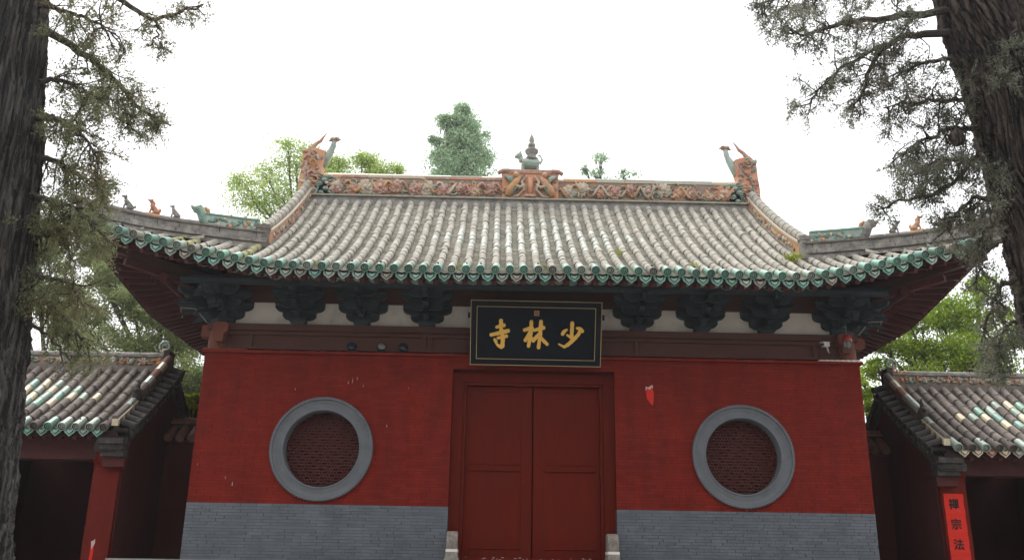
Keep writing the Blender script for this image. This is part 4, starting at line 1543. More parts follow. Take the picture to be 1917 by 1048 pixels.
# ================================================================== small side gates
def side_gate(sx, label):
    g = thing('side_gate', label, 'gate', (sx * 9.2, 2.3, TZ - 0.18))
    z0 = 3.98 if sx < 0 else 3.90
    ey, ry = -0.02, 2.35
    xg = 7.52
    xend = 11.2

    def sz(x, y):
        t = y - ey
        return z0 + (0.58 * t + 0.045 * t * t) if t > 0 else z0 + 0.5 * t
    rf = part('roof', g)
    # roof slab, front and back
    for back in (False, True):
        v, f = [], []
        nt = 8
        for x in (xg, xend):
            for j in range(nt + 1):
                y = ey + 0.04 + (ry - ey - 0.04) * j / nt
                yy = 2 * ry - y if back else y
                v += [(sx * x, yy, sz(x, y) - 0.08), (sx * x, yy, sz(x, y) - 0.20)]
        o = 2 * (nt + 1)
        for j in range(nt):
            a = 2 * j
            f += [(a, a + 2, a + 2 + o, a + o), (a + 1, a + 1 + o, a + 3 + o, a + 3), (a, a + 1, a + 3, a + 2)]
        f.append((0, o, o + 1, 1))
        MB().add(v, f).build('roof_boards', M['soffit'], rf)
    cols = [sx * (xg + 0.22 + 0.25 * k) for k in range(14)]

    def pick(x, y, j):
        ax = abs(x)
        c = 9.75
        d = abs(ax - c) / 1.45 + abs(j - 4.2) / 2.3
        if d < 1.0:
            i = int(round((ax - xg) / 0.25)) + j
            return ('glaze_cream', 'glaze_green', 'glaze_pale', 'glaze_cream', 'tile_red' if False else 'glaze_pale')[i % 5] if random.random() < 0.92 else 'tile_dark'
        return 'tile_dark'
    lay_tiles(sz, cols, lambda x: ey, lambda x: ry - 0.12, rf, pick, lambda j: True, eave_pick=lambda x: random.choice(('glaze_pale', 'tile_dark', 'glaze_green')), nail=0.5)
    xs = sorted(cols)
    pan_tiles(sz, xs[:-1], 0.25, lambda x: ey + 0.03, lambda x: ry - 0.08, rf, M['tile_dark'])
    for x in xs[:-1]:
        xc = x + 0.125
        k = random.choice(('glaze_green', 'glaze_green', 'glaze_pale')) if sx < 0 else random.choice(('glaze_cream', 'terracotta', 'tile', 'glaze_cream'))
        link('drip_tile', T_DRIP[k], rf, loc=(xc, ey + 0.0, sz(xc, ey) - 0.035), rot=(R(-4) + random.uniform(-0.05, 0.05), 0, random.uniform(-0.06, 0.06)))
    # back slope
    mass = []
    for x in cols:
        st, e = column_steps(lambda y: sz(x, y), ey, ry, 0.295)
        for y, z in st:
            ang = math.atan2(sz(x, y + 0.2) - z, 0.2)
            Rm = np.array((Matrix.Rotation(math.pi, 3, 'Z') @ Matrix.Rotation(ang, 3, 'X')))
            mass.append(TV @ Rm.T + np.array((x, 2 * ry - y, z)))
    V = np.concatenate(mass) - np.array(OFF[rf])
    F = np.concatenate([TF + i * len(TV) for i in range(len(mass))])
    link('far_side_tiles', fast_mesh('far_side_tiles', V, F, M['tile_dark']), rf, kind='stuff')
    # rafters
    for x in [xg + 0.25 + 0.27 * k for k in range(13)]:
        MB().beam((sx * x, ey + 0.10, sz(x, ey + 0.1) - 0.245), (sx * x, 1.2, sz(x, 1.2) - 0.245), 0.075, 0.08).build('rafter', M['rafter'], rf)
    # ridge with glazed relief
    rg = part('ridge', g)
    zr = sz(0, ry - 0.1)
    a, b = sorted((sx * (xg + 0.15), sx * xend))
    MB().box(a, b, ry - 0.19, ry + 0.19, zr - 0.08, zr + 0.06).build('grey_course', M['tile_dark'], rg)
    MB().box(a, b, ry - 0.11, ry + 0.11, zr + 0.061, zr + 0.26).build('ridge_body', M['relief_bg'], rg)
    MB().box(a, b, ry - 0.15, ry + 0.15, zr + 0.261, zr + 0.30).build('ridge_moulding', M['ridge_brick'], rg)
    x = a
    while x < b - 0.02:
        w = min(0.42, b - x)
        MB().tube([(x + 0.003, ry, zr + 0.325), (x + w - 0.003, ry, zr + 0.325)], 0.055, 10).build('ridge_cap', M['ridge_brick'], rg)
        x += w
    relief(a + 0.2, b - 0.2, zr + 0.07, zr + 0.255, ry - 0.11, rg, dens=1.1)
    # curled ridge end
    en = part('ridge_end_scroll', g)
    e0 = sx * (xg + 0.12)
    pts, rr = [], []
    for i in range(26):
        u = i / 25
        an = -1.6 + 1.9 * 2 * math.pi * u * 0.95
        r = 0.135 * (1 - 0.80 * u)
        pts.append((e0 + sx * (0.10 + r * math.cos(an)), ry, zr + 0.52 + r * math.sin(an)))
        rr.append(0.034 * (1 - 0.55 * u))
    MB().tube(pts, rr, 7, flat=1.0).build('scroll', M['glaze_pale'], en, smooth=True)
    q = MB()
    for k in range(12):
        q.ell((e0 + sx * random.uniform(0.0, 0.38), ry + random.uniform(-0.10, 0.0), zr + random.uniform(0.12, 0.40)), (random.uniform(0.05, 0.09), 0.07, random.uniform(0.03, 0.06)), 7, 5, Matrix.Rotation(random.uniform(0, 3), 3, 'Y'))
    q.build('leaf_relief', M['glaze_orange'], en, smooth=True)
    MB().box(min(e0 - sx * 0.06, e0 + sx * 0.06), max(e0 - sx * 0.06, e0 + sx * 0.06), ry - 0.16, ry + 0.16, zr - 0.06, zr + 0.40).build('end_tile', M['tile_soot'], en)
    # gable edge: round ridge tiles, end ornament, barge tiles turned outwards
    ge = part('gable_edge', g)
    gp = [Vector((sx * (xg + 0.06), ry - 0.12 - (ry - 0.12 - ey) * i / 12, 0)) for i in range(13)]
    for p in gp:
        p.z = sz(0, p.y) + 0.05
    for i in range(5):
        seg = sub(gp, 0.60 * i / 5 + 0.002, 0.60 * (i + 1) / 5 - 0.002, 2)
        MB().tube([v + Vector((0, 0, 0.20)) for v in seg], 0.085, 10).build('ridge_cap', M[('tile_red', 'glaze_cream', 'tile_red', 'glaze_pale', 'glaze_pale')[i] if random.random() < 0.8 else 'tile_dark'], ge)
    sweep(sub(gp, 0.0, 0.62), 0.15, 0.0, 0.16).build('gable_course', M['tile_dark'], ge)
    sweep(sub(gp, 0.62, 1.0), 0.12, -0.02, 0.10).build('gable_course', M['glaze_cream'], ge)
    for i in range(3):
        seg = sub(gp, 0.66 + 0.34 * i / 3, 0.66 + 0.34 * (i + 1) / 3 - 0.004, 2)
        MB().tube([v + Vector((sx * 0.02, 0, 0.11)) for v in seg], 0.06, 8).build('ridge_cap', M['tile_dark' if i else 'glaze_pale'], ge)
    p = sub(gp, 0.63, 0.63, 1)[0]
    b = MB()
    b.tube([p + Vector((0, 0.05, 0.05)), p + Vector((0, -0.02, 0.20)), p + Vector((0, -0.06, 0.30))], [0.10, 0.095, 0.06], 8)
    b.tube([p + Vector((0, -0.06, 0.26)), p + Vector((0, -0.16, 0.24))], [0.06, 0.03], 8)
    b.tube([p + Vector((0, -0.03, 0.30)), p + Vector((0, 0.01, 0.42)), p + Vector((0, -0.04, 0.47))], [0.045, 0.03, 0.012], 7)
    b.tube([p + Vector((0, 0.02, 0.0)), p + Vector((0, -0.18, -0.08)), p + Vector((0, -0.25, 0.0))], [0.09, 0.06, 0.03], 8)
    b.build('end_ornament', M['tile_soot'], ge, smooth=True)
    nb = 12
    for i in range(nb):
        u = (i + 0.3) / nb
        p = sub(gp, u, u, 1)[0]
        MB().tube([p + Vector((0, 0, 0.02)), p + Vector((-sx * 0.36, -0.03, -0.10))], [0.062, 0.070], 9).build('barge_tile', M['tile_soot'], ge)
        p2 = sub(gp, min(1, u + 0.04), min(1, u + 0.04), 1)[0]
        link('drip_tile', T_DRIP['tile'] if False else DRIP_SOOT, ge, loc=p2 + Vector((-sx * 0.33, 0, -0.12)), rot=(0, 0, -sx * math.pi / 2))
    # gable wall below, in corbelled courses
    gw = part('gable_wall', g)
    for (xa, xb, dz) in ((xg - 0.16, xg + 0.40, 0.20), (xg - 0.08, xg + 0.42, 0.34), (xg - 0.02, xg + 0.45, 0.50)):
        v = []
        y_a = 0.10 if dz < 0.45 else 0.45
        ys = [y_a + (2 * ry - 2 * y_a) * i / 16 for i in range(17)]
        tops = [sz(0, ry - abs(y - ry)) - dz for y in ys]
        bot = 3.55 if dz < 0.45 else TZ - 0.18
        mb = MB()
        for x in (xa, xb):
            for y, t in zip(ys, tops):
                v += [(sx * x, y, t), (sx * x, y, min(bot, t - 0.13) if dz < 0.45 else bot)]
        o = len(ys) * 2
        f = []
        # courses follow the slope, so only a strip of each is needed
        if dz < 0.45:
            v = []
            for x in (xa, xb):
                for y, t in zip(ys, tops):
                    v += [(sx * x, y, t), (sx * x, y, t - 0.145)]
        for i in range(len(ys) - 1):
            a_ = 2 * i
            f += [(a_, a_ + 1, a_ + 3, a_ + 2), (a_ + o, a_ + 2 + o, a_ + 3 + o, a_ + 1 + o), (a_, a_ + 2, a_ + 2 + o, a_ + o), (a_ + 1, a_ + 1 + o, a_ + 3 + o, a_ + 3)]
        f += [(0, o, o + 1, 1), (o - 2, o - 1, 2 * o - 1, 2 * o - 2)]
        MB().add(v, f).build('corbel_course' if dz < 0.45 else 'wall', M['tile_soot'] if dz < 0.45 else M['shaded_dark_red'], gw)
    # stepped corbel at the front corner
    cb = part('front_corbel', g)
    for i, (yf, za, zb, w) in enumerate(((0.02, 3.70, 3.80, 0.46), (0.07, 3.60, 3.698, 0.44), (0.12, 3.48, 3.598, 0.42), (0.19, 3.30, 3.478, 0.40))):
        dzz = z0 - 3.98
        a, b = sorted((sx * (xg - 0.12), sx * (xg - 0.12 + w)))
        MB().box(a, b, yf, 0.34, za + dzz, zb + dzz).build('corbel_brick', M['tile_soot' if i < 3 else 'shaded_dark_red'], cb)
    # pillars, lintel, door deep inside
    for k, xa in enumerate((xg, 10.35)):
        a, b = sorted((sx * xa, sx * (xa + 0.47)))
        MB().box(a, b, 0.34, 0.9, TZ - 0.176, 3.86 + z0 - 3.98).build('pillar', M['pillar_red'], g)
        MB().box(a - 0.02, b + 0.02, 0.32, 0.92, 3.38, 3.43).build('pillar_band', M['red_mortar'], g)
    a, b = sorted((sx * (xg + 0.472), sx * 10.349))
    MB().box(a, b, 0.42, 0.8, 3.45, 3.84 + z0 - 3.98).build('lintel', M['rafter'], g)
    a2, b2 = sorted((sx * (xg + 0.472), sx * 13.5))
    MB().box(a2, b2, 3.7, 3.85, TZ - 0.17, 4.6).build('inner_wall', M['shaded_dark_red'], g)
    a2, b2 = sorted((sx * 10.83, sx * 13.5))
    MB().box(a2, b2, 0.4, 0.8, TZ - 0.17, 3.8).build('outer_wall', M['shaded_dark_red'], g)
    a2, b2 = sorted((sx * 10.83, sx * 11.1))
    MB().box(a2, b2, 0.81, 3.69, TZ - 0.17, 3.9).build('far_gable_wall', M['shaded_dark_red'], g)
    MB().box(a, b, 0.81, 3.69, 3.846 + z0 - 3.98, 3.88 + z0 - 3.98).build('ceiling', M['soffit'], g)
    for k in range(2):
        c, d = a + 0.1 + k * (b - a) / 2, a - 0.1 + (k + 1) * (b - a) / 2
        MB().box(c, d, 3.6, 3.69, TZ - 0.17, 3.9).build('door_leaf', M['shaded_dark_red'], g)
    return g


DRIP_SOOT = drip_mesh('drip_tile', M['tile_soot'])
side_gate(-1, 'small red side gate with green and cream glazed tiles left of the gatehouse')
side_gate(1, 'small red side gate with red paper couplet on its pillar, right of the gatehouse')

# low tiled walls that close the gaps
def low_wall(sx, label):
    yw = 2.3
    g = thing('low_wall', label, 'wall', (sx * 6.8, yw + 0.2, TZ - 0.18))
    ze = (at(335, 822, yw - 0.15) if sx < 0 else at(1665, 846, yw - 0.15)).z
    xa, xb = 6.13, 7.44
    a, b = sorted((sx * xa, sx * xb))
    MB().box(a, b, yw, yw + 0.5, TZ - 0.176, ze - 0.06).build('wall_body', M['shaded_dark_red'], g)
    MB().box(a, b, yw - 0.06, yw + 0.56, ze - 0.059, ze - 0.01).build('wall_moulding', M['rafter'], g)
    cap = part('tiled_cap', g)
    MB().add([(a, yw - 0.13, ze - 0.009), (b, yw - 0.13, ze - 0.009), (b, yw + 0.25, ze + 0.30), (a, yw + 0.25, ze + 0.30), (a, yw + 0.63, ze - 0.009), (b, yw + 0.63, ze - 0.009)],
             [(0, 1, 2, 3), (3, 2, 5, 4), (0, 3, 4), (1, 5, 2), (0, 4, 5, 1)]).build('cap_bed', M['tile_soot'], cap)
    x = xa + 0.06
    while x < xb:
        MB().tube([(sx * x, yw - 0.17, ze + 0.02), (sx * x, yw + 0.16, ze + 0.27)], [0.088, 0.080], 10).build('tube_tile', M['tile_red'], cap)
        MB().tube([(sx * x, yw + 0.67, ze + 0.02), (sx * x, yw + 0.34, ze + 0.27)], [0.088, 0.080], 10).build('tube_tile', M['tile_red'], cap)
        x += 0.235
    MB().box(a, b, yw + 0.13, yw + 0.37, ze + 0.27, ze + 0.36).build('ridge_course', M['tile_soot'], cap)
    MB().box(a, b, yw + 0.10, yw + 0.40, ze + 0.361, ze + 0.40).build('ridge_course', M['tile_red'], cap)
    MB().tube([(a, yw + 0.25, ze + 0.43), (b, yw + 0.25, ze + 0.43)], 0.075, 10).build('ridge_cap', M['tile_red'], cap)


low_wall(-1, 'low tile-capped red wall between gatehouse and left side gate')
low_wall(1, 'low tile-capped red wall between gatehouse and right side gate')

# ================================================================== papers
def glyph(ch, size, bold):
    cu = bpy.data.curves.new('glyph', 'FONT')
    cu.body = ch
    cu.size = size
    cu.align_x = 'CENTER'
    cu.align_y = 'CENTER'
    cu.offset = bold
    cu.extrude = 0.0015
    cu.resolution_u = 3
    ob = bpy.data.objects.new('glyph', cu)
    COL.objects.link(ob)
    dg = bpy.context.evaluated_depsgraph_get()
    me = bpy.data.meshes.new_from_object(ob.evaluated_get(dg))
    bpy.data.objects.remove(ob)
    me.materials.clear()
    me.materials.append(M['ink'])
    return me


c0 = at(1757, 923, 0.335)
cw, ch_ = 0.36, 1.65
cx = 7.735
cpl = thing('couplet', 'red paper couplet with black characters on the right side gate pillar', 'couplet', (cx, 0.33, c0.z - ch_))
mb = MB()
v, f = [], []
n = 24
for i in range(n + 1):
    z = c0.z - ch_ * i / n
    for j in range(5):
        u = -1 + j / 2
        v.append((cx + u * cw / 2 + 0.004 * math.sin(i * 1.7) * (abs(u) > 0.9), 0.333 - 0.004 - 0.005 * abs(math.sin(i * 0.8 + j)) - 0.004 * (i % 5 == 0), z))
for i in range(n):
    for j in range(4):
        a = i * 5 + j
        f.append((a, a + 5, a + 6, a + 1))
o = len(v)
v += [(x, 0.3355, z) for x, y, z in v]
f += [tuple(o + k for k in reversed(q)) for q in list(f)]
mb.add(v, f).build('paper', M['red_paper'], cpl)
for i, c in enumerate('禪宗法源'):
    me = glyph(c, 0.20, 0.0035)
    q = c0.z - 0.20 - 0.355 * i
    link('character', me, cpl, loc=(cx - 0.01, 0.3185, q), rot=(math.pi / 2, 0, R(2)))


def scrap(name, pts, y, m, parent=None):
    mb = MB()
    mb.prism(pts, y - 0.006, y - 0.001)
    return mb.build(name, m, parent)


s = at(1217, 740, 0)
t = thing('paper_scrap', 'torn red paper scrap stuck on the wall right of the door', 'paper', (s.x, -0.005, s.z - 0.18))
P = [(-0.06, 0.14), (-0.075, 0.06), (-0.06, -0.06), (-0.01, -0.13), (0.035, -0.19), (0.06, -0.12), (0.07, 0.04), (0.055, 0.12), (0.03, 0.16), (0.01, 0.10), (-0.02, 0.11)]
scrap('red_layer', [(s.x + a, s.z + b) for a, b in P], -0.004, M['red_paper'], t)
P2 = [(-0.075, 0.17), (-0.085, 0.10), (-0.03, 0.08), (0.0, 0.12), (0.03, 0.10), (0.06, 0.15), (0.045, 0.20), (0.01, 0.18), (-0.03, 0.15)]
scrap('torn_backing', [(s.x + a, s.z + b) for a, b in P2], -0.0025, M['paper_back'], t)
s = at(172, 1030, 0.335)
t = thing('paper_strip', 'torn red paper strip on the left side gate pillar', 'paper', (s.x, 0.33, s.z - 0.25))
P = [(-0.03, 0.12), (-0.035, -0.25), (0.02, -0.25), (0.028, -0.02), (0.02, 0.10), (0.0, 0.16)]
scrap('red_layer', [(s.x + a, s.z + b) for a, b in P], 0.336, M['red_paper'], t)
P = [(-0.035, 0.16), (-0.01, 0.02), (0.035, 0.13), (0.03, 0.20), (0.0, 0.17)]
scrap('torn_backing', [(s.x + a, s.z + b) for a, b in P], 0.3325, M['paper_back'], t)
# flaked paint showing pale streaks on the wall
fl = MB()
for (px, py, hgt) in ((660, 712, .10), (652, 716, .06), (669, 708, .07), (680, 722, .04), (765, 726, .04), (553, 728, .04), (724, 797, .05), (422, 893, .06), (370, 868, .05), (575, 930, .02), (1398, 955, .02), (435, 905, .08)):
    p = at(px, py, 0)
    fl.box(p.x - 0.003, p.x + 0.003, -0.006, -0.002, p.z - hgt / 2, p.z + hgt / 2)
    fl.box(p.x - 0.007, p.x + 0.007, -0.0055, -0.002, p.z - hgt / 3, p.z + hgt / 8)
fl.build('paint_chips', M['terracotta'], gate, kind='stuff')

# ================================================================== lamps and fittings on the ledge
for px, py, lab, mk in ((657, 651, 'small dark floodlight on the wall ledge, leftmost of three', 'lamp_glass'),
                        (713, 652, 'small floodlight with pale rim on the ledge, middle of three', 'grey_plastic'),
                        (754, 653, 'small dark floodlight on the ledge, nearest the plaque', 'lamp_glass')):
    p = at(px, py + 7, -0.01)
    t = thing('floodlight', lab, 'floodlight', (p.x, -0.01, ZT + 0.062), 'floodlights on the wall ledge')
    z = ZT + 0.062
    h = MB()
    h.lathe((0, 0, 0), [(0.03, -0.10), (0.06, -0.08), (0.075, -0.02), (0.088, 0.03), (0.092, 0.05), (0.086, 0.06), (0.080, 0.052)], 16)
    Q = Matrix.Translation((p.x, -0.0, z + 0.085)) @ Matrix.Rotation(R(62), 4, 'X') @ Matrix.Rotation(R(12), 4, 'Y')
    h.v = [tuple(Q @ Vector(q)) for q in h.v]
    h.build('housing', M['black_iron'], t, smooth=True)
    h = MB()
    h.lathe((0, 0, 0), [(0.080, 0.050), (0.06, 0.064), (0.03, 0.072), (0.002, 0.075)], 16)
    h.v = [tuple(Q @ Vector(q)) for q in h.v]
    h.build('lens', M[mk], t, smooth=True)
    MB().box(p.x - 0.06, p.x + 0.06, -0.04, 0.05, z - 0.002, z + 0.012).build('foot', M['black_iron'], t)
    st = MB()
    for s_ in (-1, 1):
        st.beam((p.x + s_ * 0.092, 0.0, z + 0.01), (p.x + s_ * 0.092, 0.0, z + 0.09), 0.008, 0.02, up=(0, 1, 0))
    st.build('bracket', M['black_iron'], t)

p = at(1586, 640, -0.36)
t = thing('dome_lamp', 'red domed lamp hanging at the right corner column', 'lamp', tuple(p))
MB().lathe(p, [(0.085, -0.01), (0.092, 0.0), (0.092, 0.02), (0.085, 0.07), (0.06, 0.12), (0.03, 0.145), (0.008, 0.15)], 18).build('dome', M['red_plastic'], t, smooth=True)
MB().lathe(p, [(0.055, -0.13), (0.070, -0.11), (0.074, -0.02), (0.074, -0.011)], 16).build('glass', M['grey_plastic'], t, smooth=True)
cg = MB()
for k in range(6):
    a = k * math.pi / 3
    cg.tube([p + Vector((0.08 * math.cos(a), 0.08 * math.sin(a), -0.012)), p + Vector((0.08 * math.cos(a), 0.08 * math.sin(a), -0.11)), p + Vector((0.04 * math.cos(a), 0.04 * math.sin(a), -0.14))], 0.006, 5)
cg.build('cage', M['black_iron'], t)
MB().tube([p + Vector((0, 0, 0.15)), p + Vector((0, 0, 0.30)), p + Vector((0, 0.30, 0.32))], 0.012, 6).build('hanger', M['grey_plastic'], t)

p = at(1546, 645, -0.22)
t = thing('security_camera', 'white security camera on a bracket beside the right corner column', 'camera', tuple(p))
d = Vector((-0.75, -0.5, -0.12)).normalized()
MB().beam(p - d * 0.07, p + d * 0.09, 0.07, 0.075).build('body', M['white_plastic'], t)
MB().beam(p - d * 0.08 + Vector((0, 0, 0.045)), p + d * 0.13 + Vector((0, 0, 0.045)), 0.085, 0.010).build('sun_shield', M['white_plastic'], t)
MB().tube([p + d * 0.09, p + d * 0.105], 0.028, 12).build('lens', M['lamp_glass'], t)
MB().tube([p - d * 0.03 + Vector((0, 0, -0.03)), p + Vector((0.05, 0.05, -0.10)), p + Vector((0.16, 0.30, -0.09))], 0.014, 7).build('arm', M['white_plastic'], t)

# wires stapled under the eaves
w = MB()
for sx in (-1, 1):
    w.tube([(sx * 6.12, -0.10, 5.95), (sx * 6.45, 0.15, 6.28), (sx * 6.9, 0.6, 6.42), (sx * 7.05, 1.2, 6.38)], 0.010, 5)
tag(w.build('conduit', M['grey_plastic']), 'thin grey cable conduit clipped under the corner eaves', 'cable')

# door stones
for sx, lab in ((-1, 'carved stone drum block at the left foot of the door'), (1, 'carved stone drum block at the right foot of the door')):
    x = sx * 1.40
    t = thing('door_stone', lab, 'stone', (x, -0.10, TZ), 'door stones')
    MB().box(x - 0.13, x + 0.13, -0.35, 0.13, TZ - 0.001, TZ + 0.10, top=0.92).build('base', M['stone'], t)
    MB().box(x - 0.11, x + 0.11, -0.31, 0.12, TZ + 0.101, TZ + 0.20, top=0.86).build('neck', M['stone'], t)
    pr = [(-0.26, TZ + 0.20), (0.10, TZ + 0.20), (0.10, TZ + 0.53)]
    for i in range(9):
        a = math.pi / 2 * i / 8
        pr.append((-0.10 - 0.16 * math.sin(a), TZ + 0.37 + 0.18 * math.cos(a)))
    n = len(pr)
    v = [(x - 0.093, y, z) for y, z in pr] + [(x + 0.093, y, z) for y, z in pr]
    MB().add(v, [tuple(range(n)), tuple(range(2 * n - 1, n - 1, -1))] + [(i, (i + 1) % n, (i + 1) % n + n, i + n) for i in range(n)]).build('drum', M['stone'], t)
    MB().box(x - 0.102, x + 0.102, -0.275, 0.10, TZ + 0.195, TZ + 0.245).build('band', M['plaster'], t)
    MB().box(x - 0.065, x + 0.065, -0.268, -0.20, TZ + 0.27, TZ + 0.40).build('carved_panel', M['stone'], t)

# ================================================================== plants
def leaves(name, O, D, L, Wd, m, parent):
    """diamond leaves: origins O, directions D, lengths L, half widths Wd"""
    n = len(O)
    up = RNG.normal(size=(n, 3))
    S = np.cross(D, up)
    S /= np.linalg.norm(S, axis=1, keepdims=True) + 1e-9
    L = L[:, None]
    Wd = Wd[:, None]
    nn = np.cross(S, D)
    V = np.empty((n, 4, 3))
    V[:, 0] = O
    V[:, 1] = O + D * L * 0.45 + S * Wd + nn * Wd * 0.3
    V[:, 2] = O + D * L
    V[:, 3] = O + D * L * 0.45 - S * Wd + nn * Wd * 0.3
    F = np.arange(4 * n).reshape(n, 4)
    V = V.reshape(-1, 3) - np.array(OFF[parent])
    return link(name, fast_mesh(name, V, F, m), parent)


def unit(a):
    return a / (np.linalg.norm(a, axis=-1, keepdims=True) + 1e-9)


def rv(s=1.0):
    return Vector(RNG.normal(size=3) * s)


def smooth_path(pts, n):
    """Catmull-Rom through the points"""
    P = [pts[0] + (pts[0] - pts[1])] + list(pts) + [pts[-1] + (pts[-1] - pts[-2])]
    out = []
    k = len(pts) - 1
    for i in range(n + 1):
        t = i / n * k
        j = min(int(t), k - 1)
        u = t - j
        a, b, c, d = P[j], P[j + 1], P[j + 2], P[j + 3]
        out.append(0.5 * ((2 * b) + (c - a) * u + (2 * a - 5 * b + 4 * c - d) * u * u + (3 * b - a - 3 * c + d) * u ** 3))
    return out


def trunk_mesh(path, rad, n_around=360, n_along=320, seed=1, depth=0.05, twist=0.25):
    """furrowed cypress trunk"""
    rg = np.random.default_rng(seed)
    P = np.array([list(p) for p in smooth_path(path, n_along)])
    T = unit(np.gradient(P, axis=0))
    A = unit(np.cross(T, np.array([0.0, 1.0, 0.0])))
    B = np.cross(A, T)
    u = np.linspace(0, 1, n_along + 1)
    r = np.interp(u, np.linspace(0, 1, len(rad)), rad)
    th = np.linspace(0, 2 * np.pi, n_around, endpoint=False)
    TH, U = np.meshgrid(th, u)
    H = np.linalg.norm(P[-1] - P[0])
    Z = U * H
    disp = np.zeros_like(TH)
    tw = TH + twist * Z / 3 + 0.10 * np.sin(Z * 1.3 + 1) + 0.05 * np.sin(Z * 3.7 + TH * 2)
    for f, a in ((3, 0.022), (5, 0.018), (11, 0.30), (19, 0.35), (31, 0.45), (47, 0.5), (71, 0.35)):
        ph = rg.uniform(0, 6.28)
        wob = f / 16 * (0.5 * np.sin(Z * rg.uniform(0.8, 2.5) + rg.uniform(0, 6)) + 0.25 * np.sin(Z * rg.uniform(3, 6) + 3 * TH)) + 0.5 * np.sin(Z * rg.uniform(5, 9) + rg.uniform(0, 6) + 2 * TH)
        s = np.sin(f * tw + ph + wob)
        if f >= 9:
            s = 1 - 2 * np.abs(s) ** 0.7
            disp += -a * s * depth * 0.45
        else:
            disp += a * s
    fr = rg.normal(size=TH.shape) * 0.004
    RR = r[:, None] + disp + fr
    V = P[:, None, :] + RR[..., None] * (np.cos(TH)[..., None] * A[:, None, :] + np.sin(TH)[..., None] * B[:, None, :])
    V = V.reshape(-1, 3)
    F = []
    na = n_around
    i, j = np.meshgrid(np.arange(n_along), np.arange(na), indexing='ij')
    j2 = (j + 1) % na
    F = np.stack([i * na + j, i * na + j2, (i + 1) * na + j2, (i + 1) * na + j], -1).reshape(-1, 4)
    return V, F


class Cypress:
    def __init__(s):
        s.tw = MB()
        s.O, s.D, s.S = [], [], []

    def spray(s, p, d, size):
        s.O.append(tuple(p)); s.D.append(tuple(d)); s.S.append(size)

    def branch(s, pts, r0, r1, nsec, seclen, droop=0.3, start=0.15, nter=6, wood=True, size=1.0):
        path = smooth_path([Vector(p) for p in pts], 18)
        path = [p + rv(0.012) for p in path]
        s.tw.tube(path, [r0 + (r1 - r0) * i / 18 for i in range(19)], 6)
        for k in range(nsec):
            u = start + (1 - start) * (k + RNG.random()) / nsec
            j = min(int(u * 18), 17)
            b = path[j].lerp(path[j + 1], u * 18 - j)
            t = (path[j + 1] - path[max(j - 1, 0)]).normalized()
            d = (t * 0.55 + rv(0.75) + Vector((0, 0, -droop))).normalized()
            L = seclen * RNG.uniform(0.45, 1.15) * (1.1 - 0.4 * u)
            pp = [b]
            for q in range(4):
                d = (d + rv(0.22) + Vector((0, 0, -droop * 0.2))).normalized()
                pp.append(pp[-1] + d * L / 4)
            s.tw.tube(pp, [0.010, 0.008, 0.006, 0.004, 0.002], 4, caps=False)
            for q in range(nter):
                v = 0.2 + 0.8 * RNG.random()
                jj = min(int(v * 4), 3)
                c = pp[jj].lerp(pp[jj + 1], v * 4 - jj)
                e = (d * 0.6 + rv(0.7)).normalized()
                l = L * RNG.uniform(0.12, 0.38)
                c2 = c + e * l
                s.tw.tube([c, c2], [0.004, 0.0015], 3, caps=False)
                for w in range(3):
                    s.spray(c.lerp(c2, 0.25 + 0.75 * RNG.random()), (e + rv(0.45)).normalized(), size * RNG.uniform(0.7, 1.3))
            s.spray(pp[-1], d, size)

    def mass(s, c, rad, n, size=1.0):
        """extra sprays filling a cloud of foliage"""
        for k in range(n):
            p = Vector(c) + Vector([RNG.normal() * 0.5 * q for q in rad])
            s.spray(p, (rv(1) + Vector((0, 0, -0.2))).normalized(), size * RNG.uniform(0.7, 1.3))

    def finish(s, parent, m, K=15):
        s.tw.build('twigs', M['twig'], parent, kind='stuff')
        O, D, S = np.array(s.O), np.array(s.D), np.array(s.S)
        n = len(O)
        O = np.repeat(O, K, 0); D0 = np.repeat(D, K, 0); S = np.repeat(S, K)
        u = np.tile((np.arange(K) + 0.5) / K, n) + RNG.normal(size=n * K) * 0.05
        # each spray is a flat frond: leaflets leave its axis to both sides in one plane
        S0 = np.cross(D, RNG.normal(size=(n, 3)) * np.array([1, 1, 0.5]))
        S0 = np.repeat(unit(S0), K, 0)
        sg = np.tile(np.where(np.arange(K) % 2, 1.0, -1.0), n)[:, None]
        O = O + D0 * (u * 0.13 * S)[:, None] + RNG.normal(size=O.shape) * (0.009 * S)[:, None]
        D = unit(D0 * 0.75 + S0 * sg * RNG.uniform(0.3, 1.0, (n * K, 1)) + RNG.normal(size=D0.shape) * 0.25)
        ln = RNG.uniform(0.016, 0.042, n * K) * S * (1.15 - 0.5 * u)
        return leaves('crown', O, D, ln, ln * RNG.uniform(0.10, 0.22, n * K), m, parent)


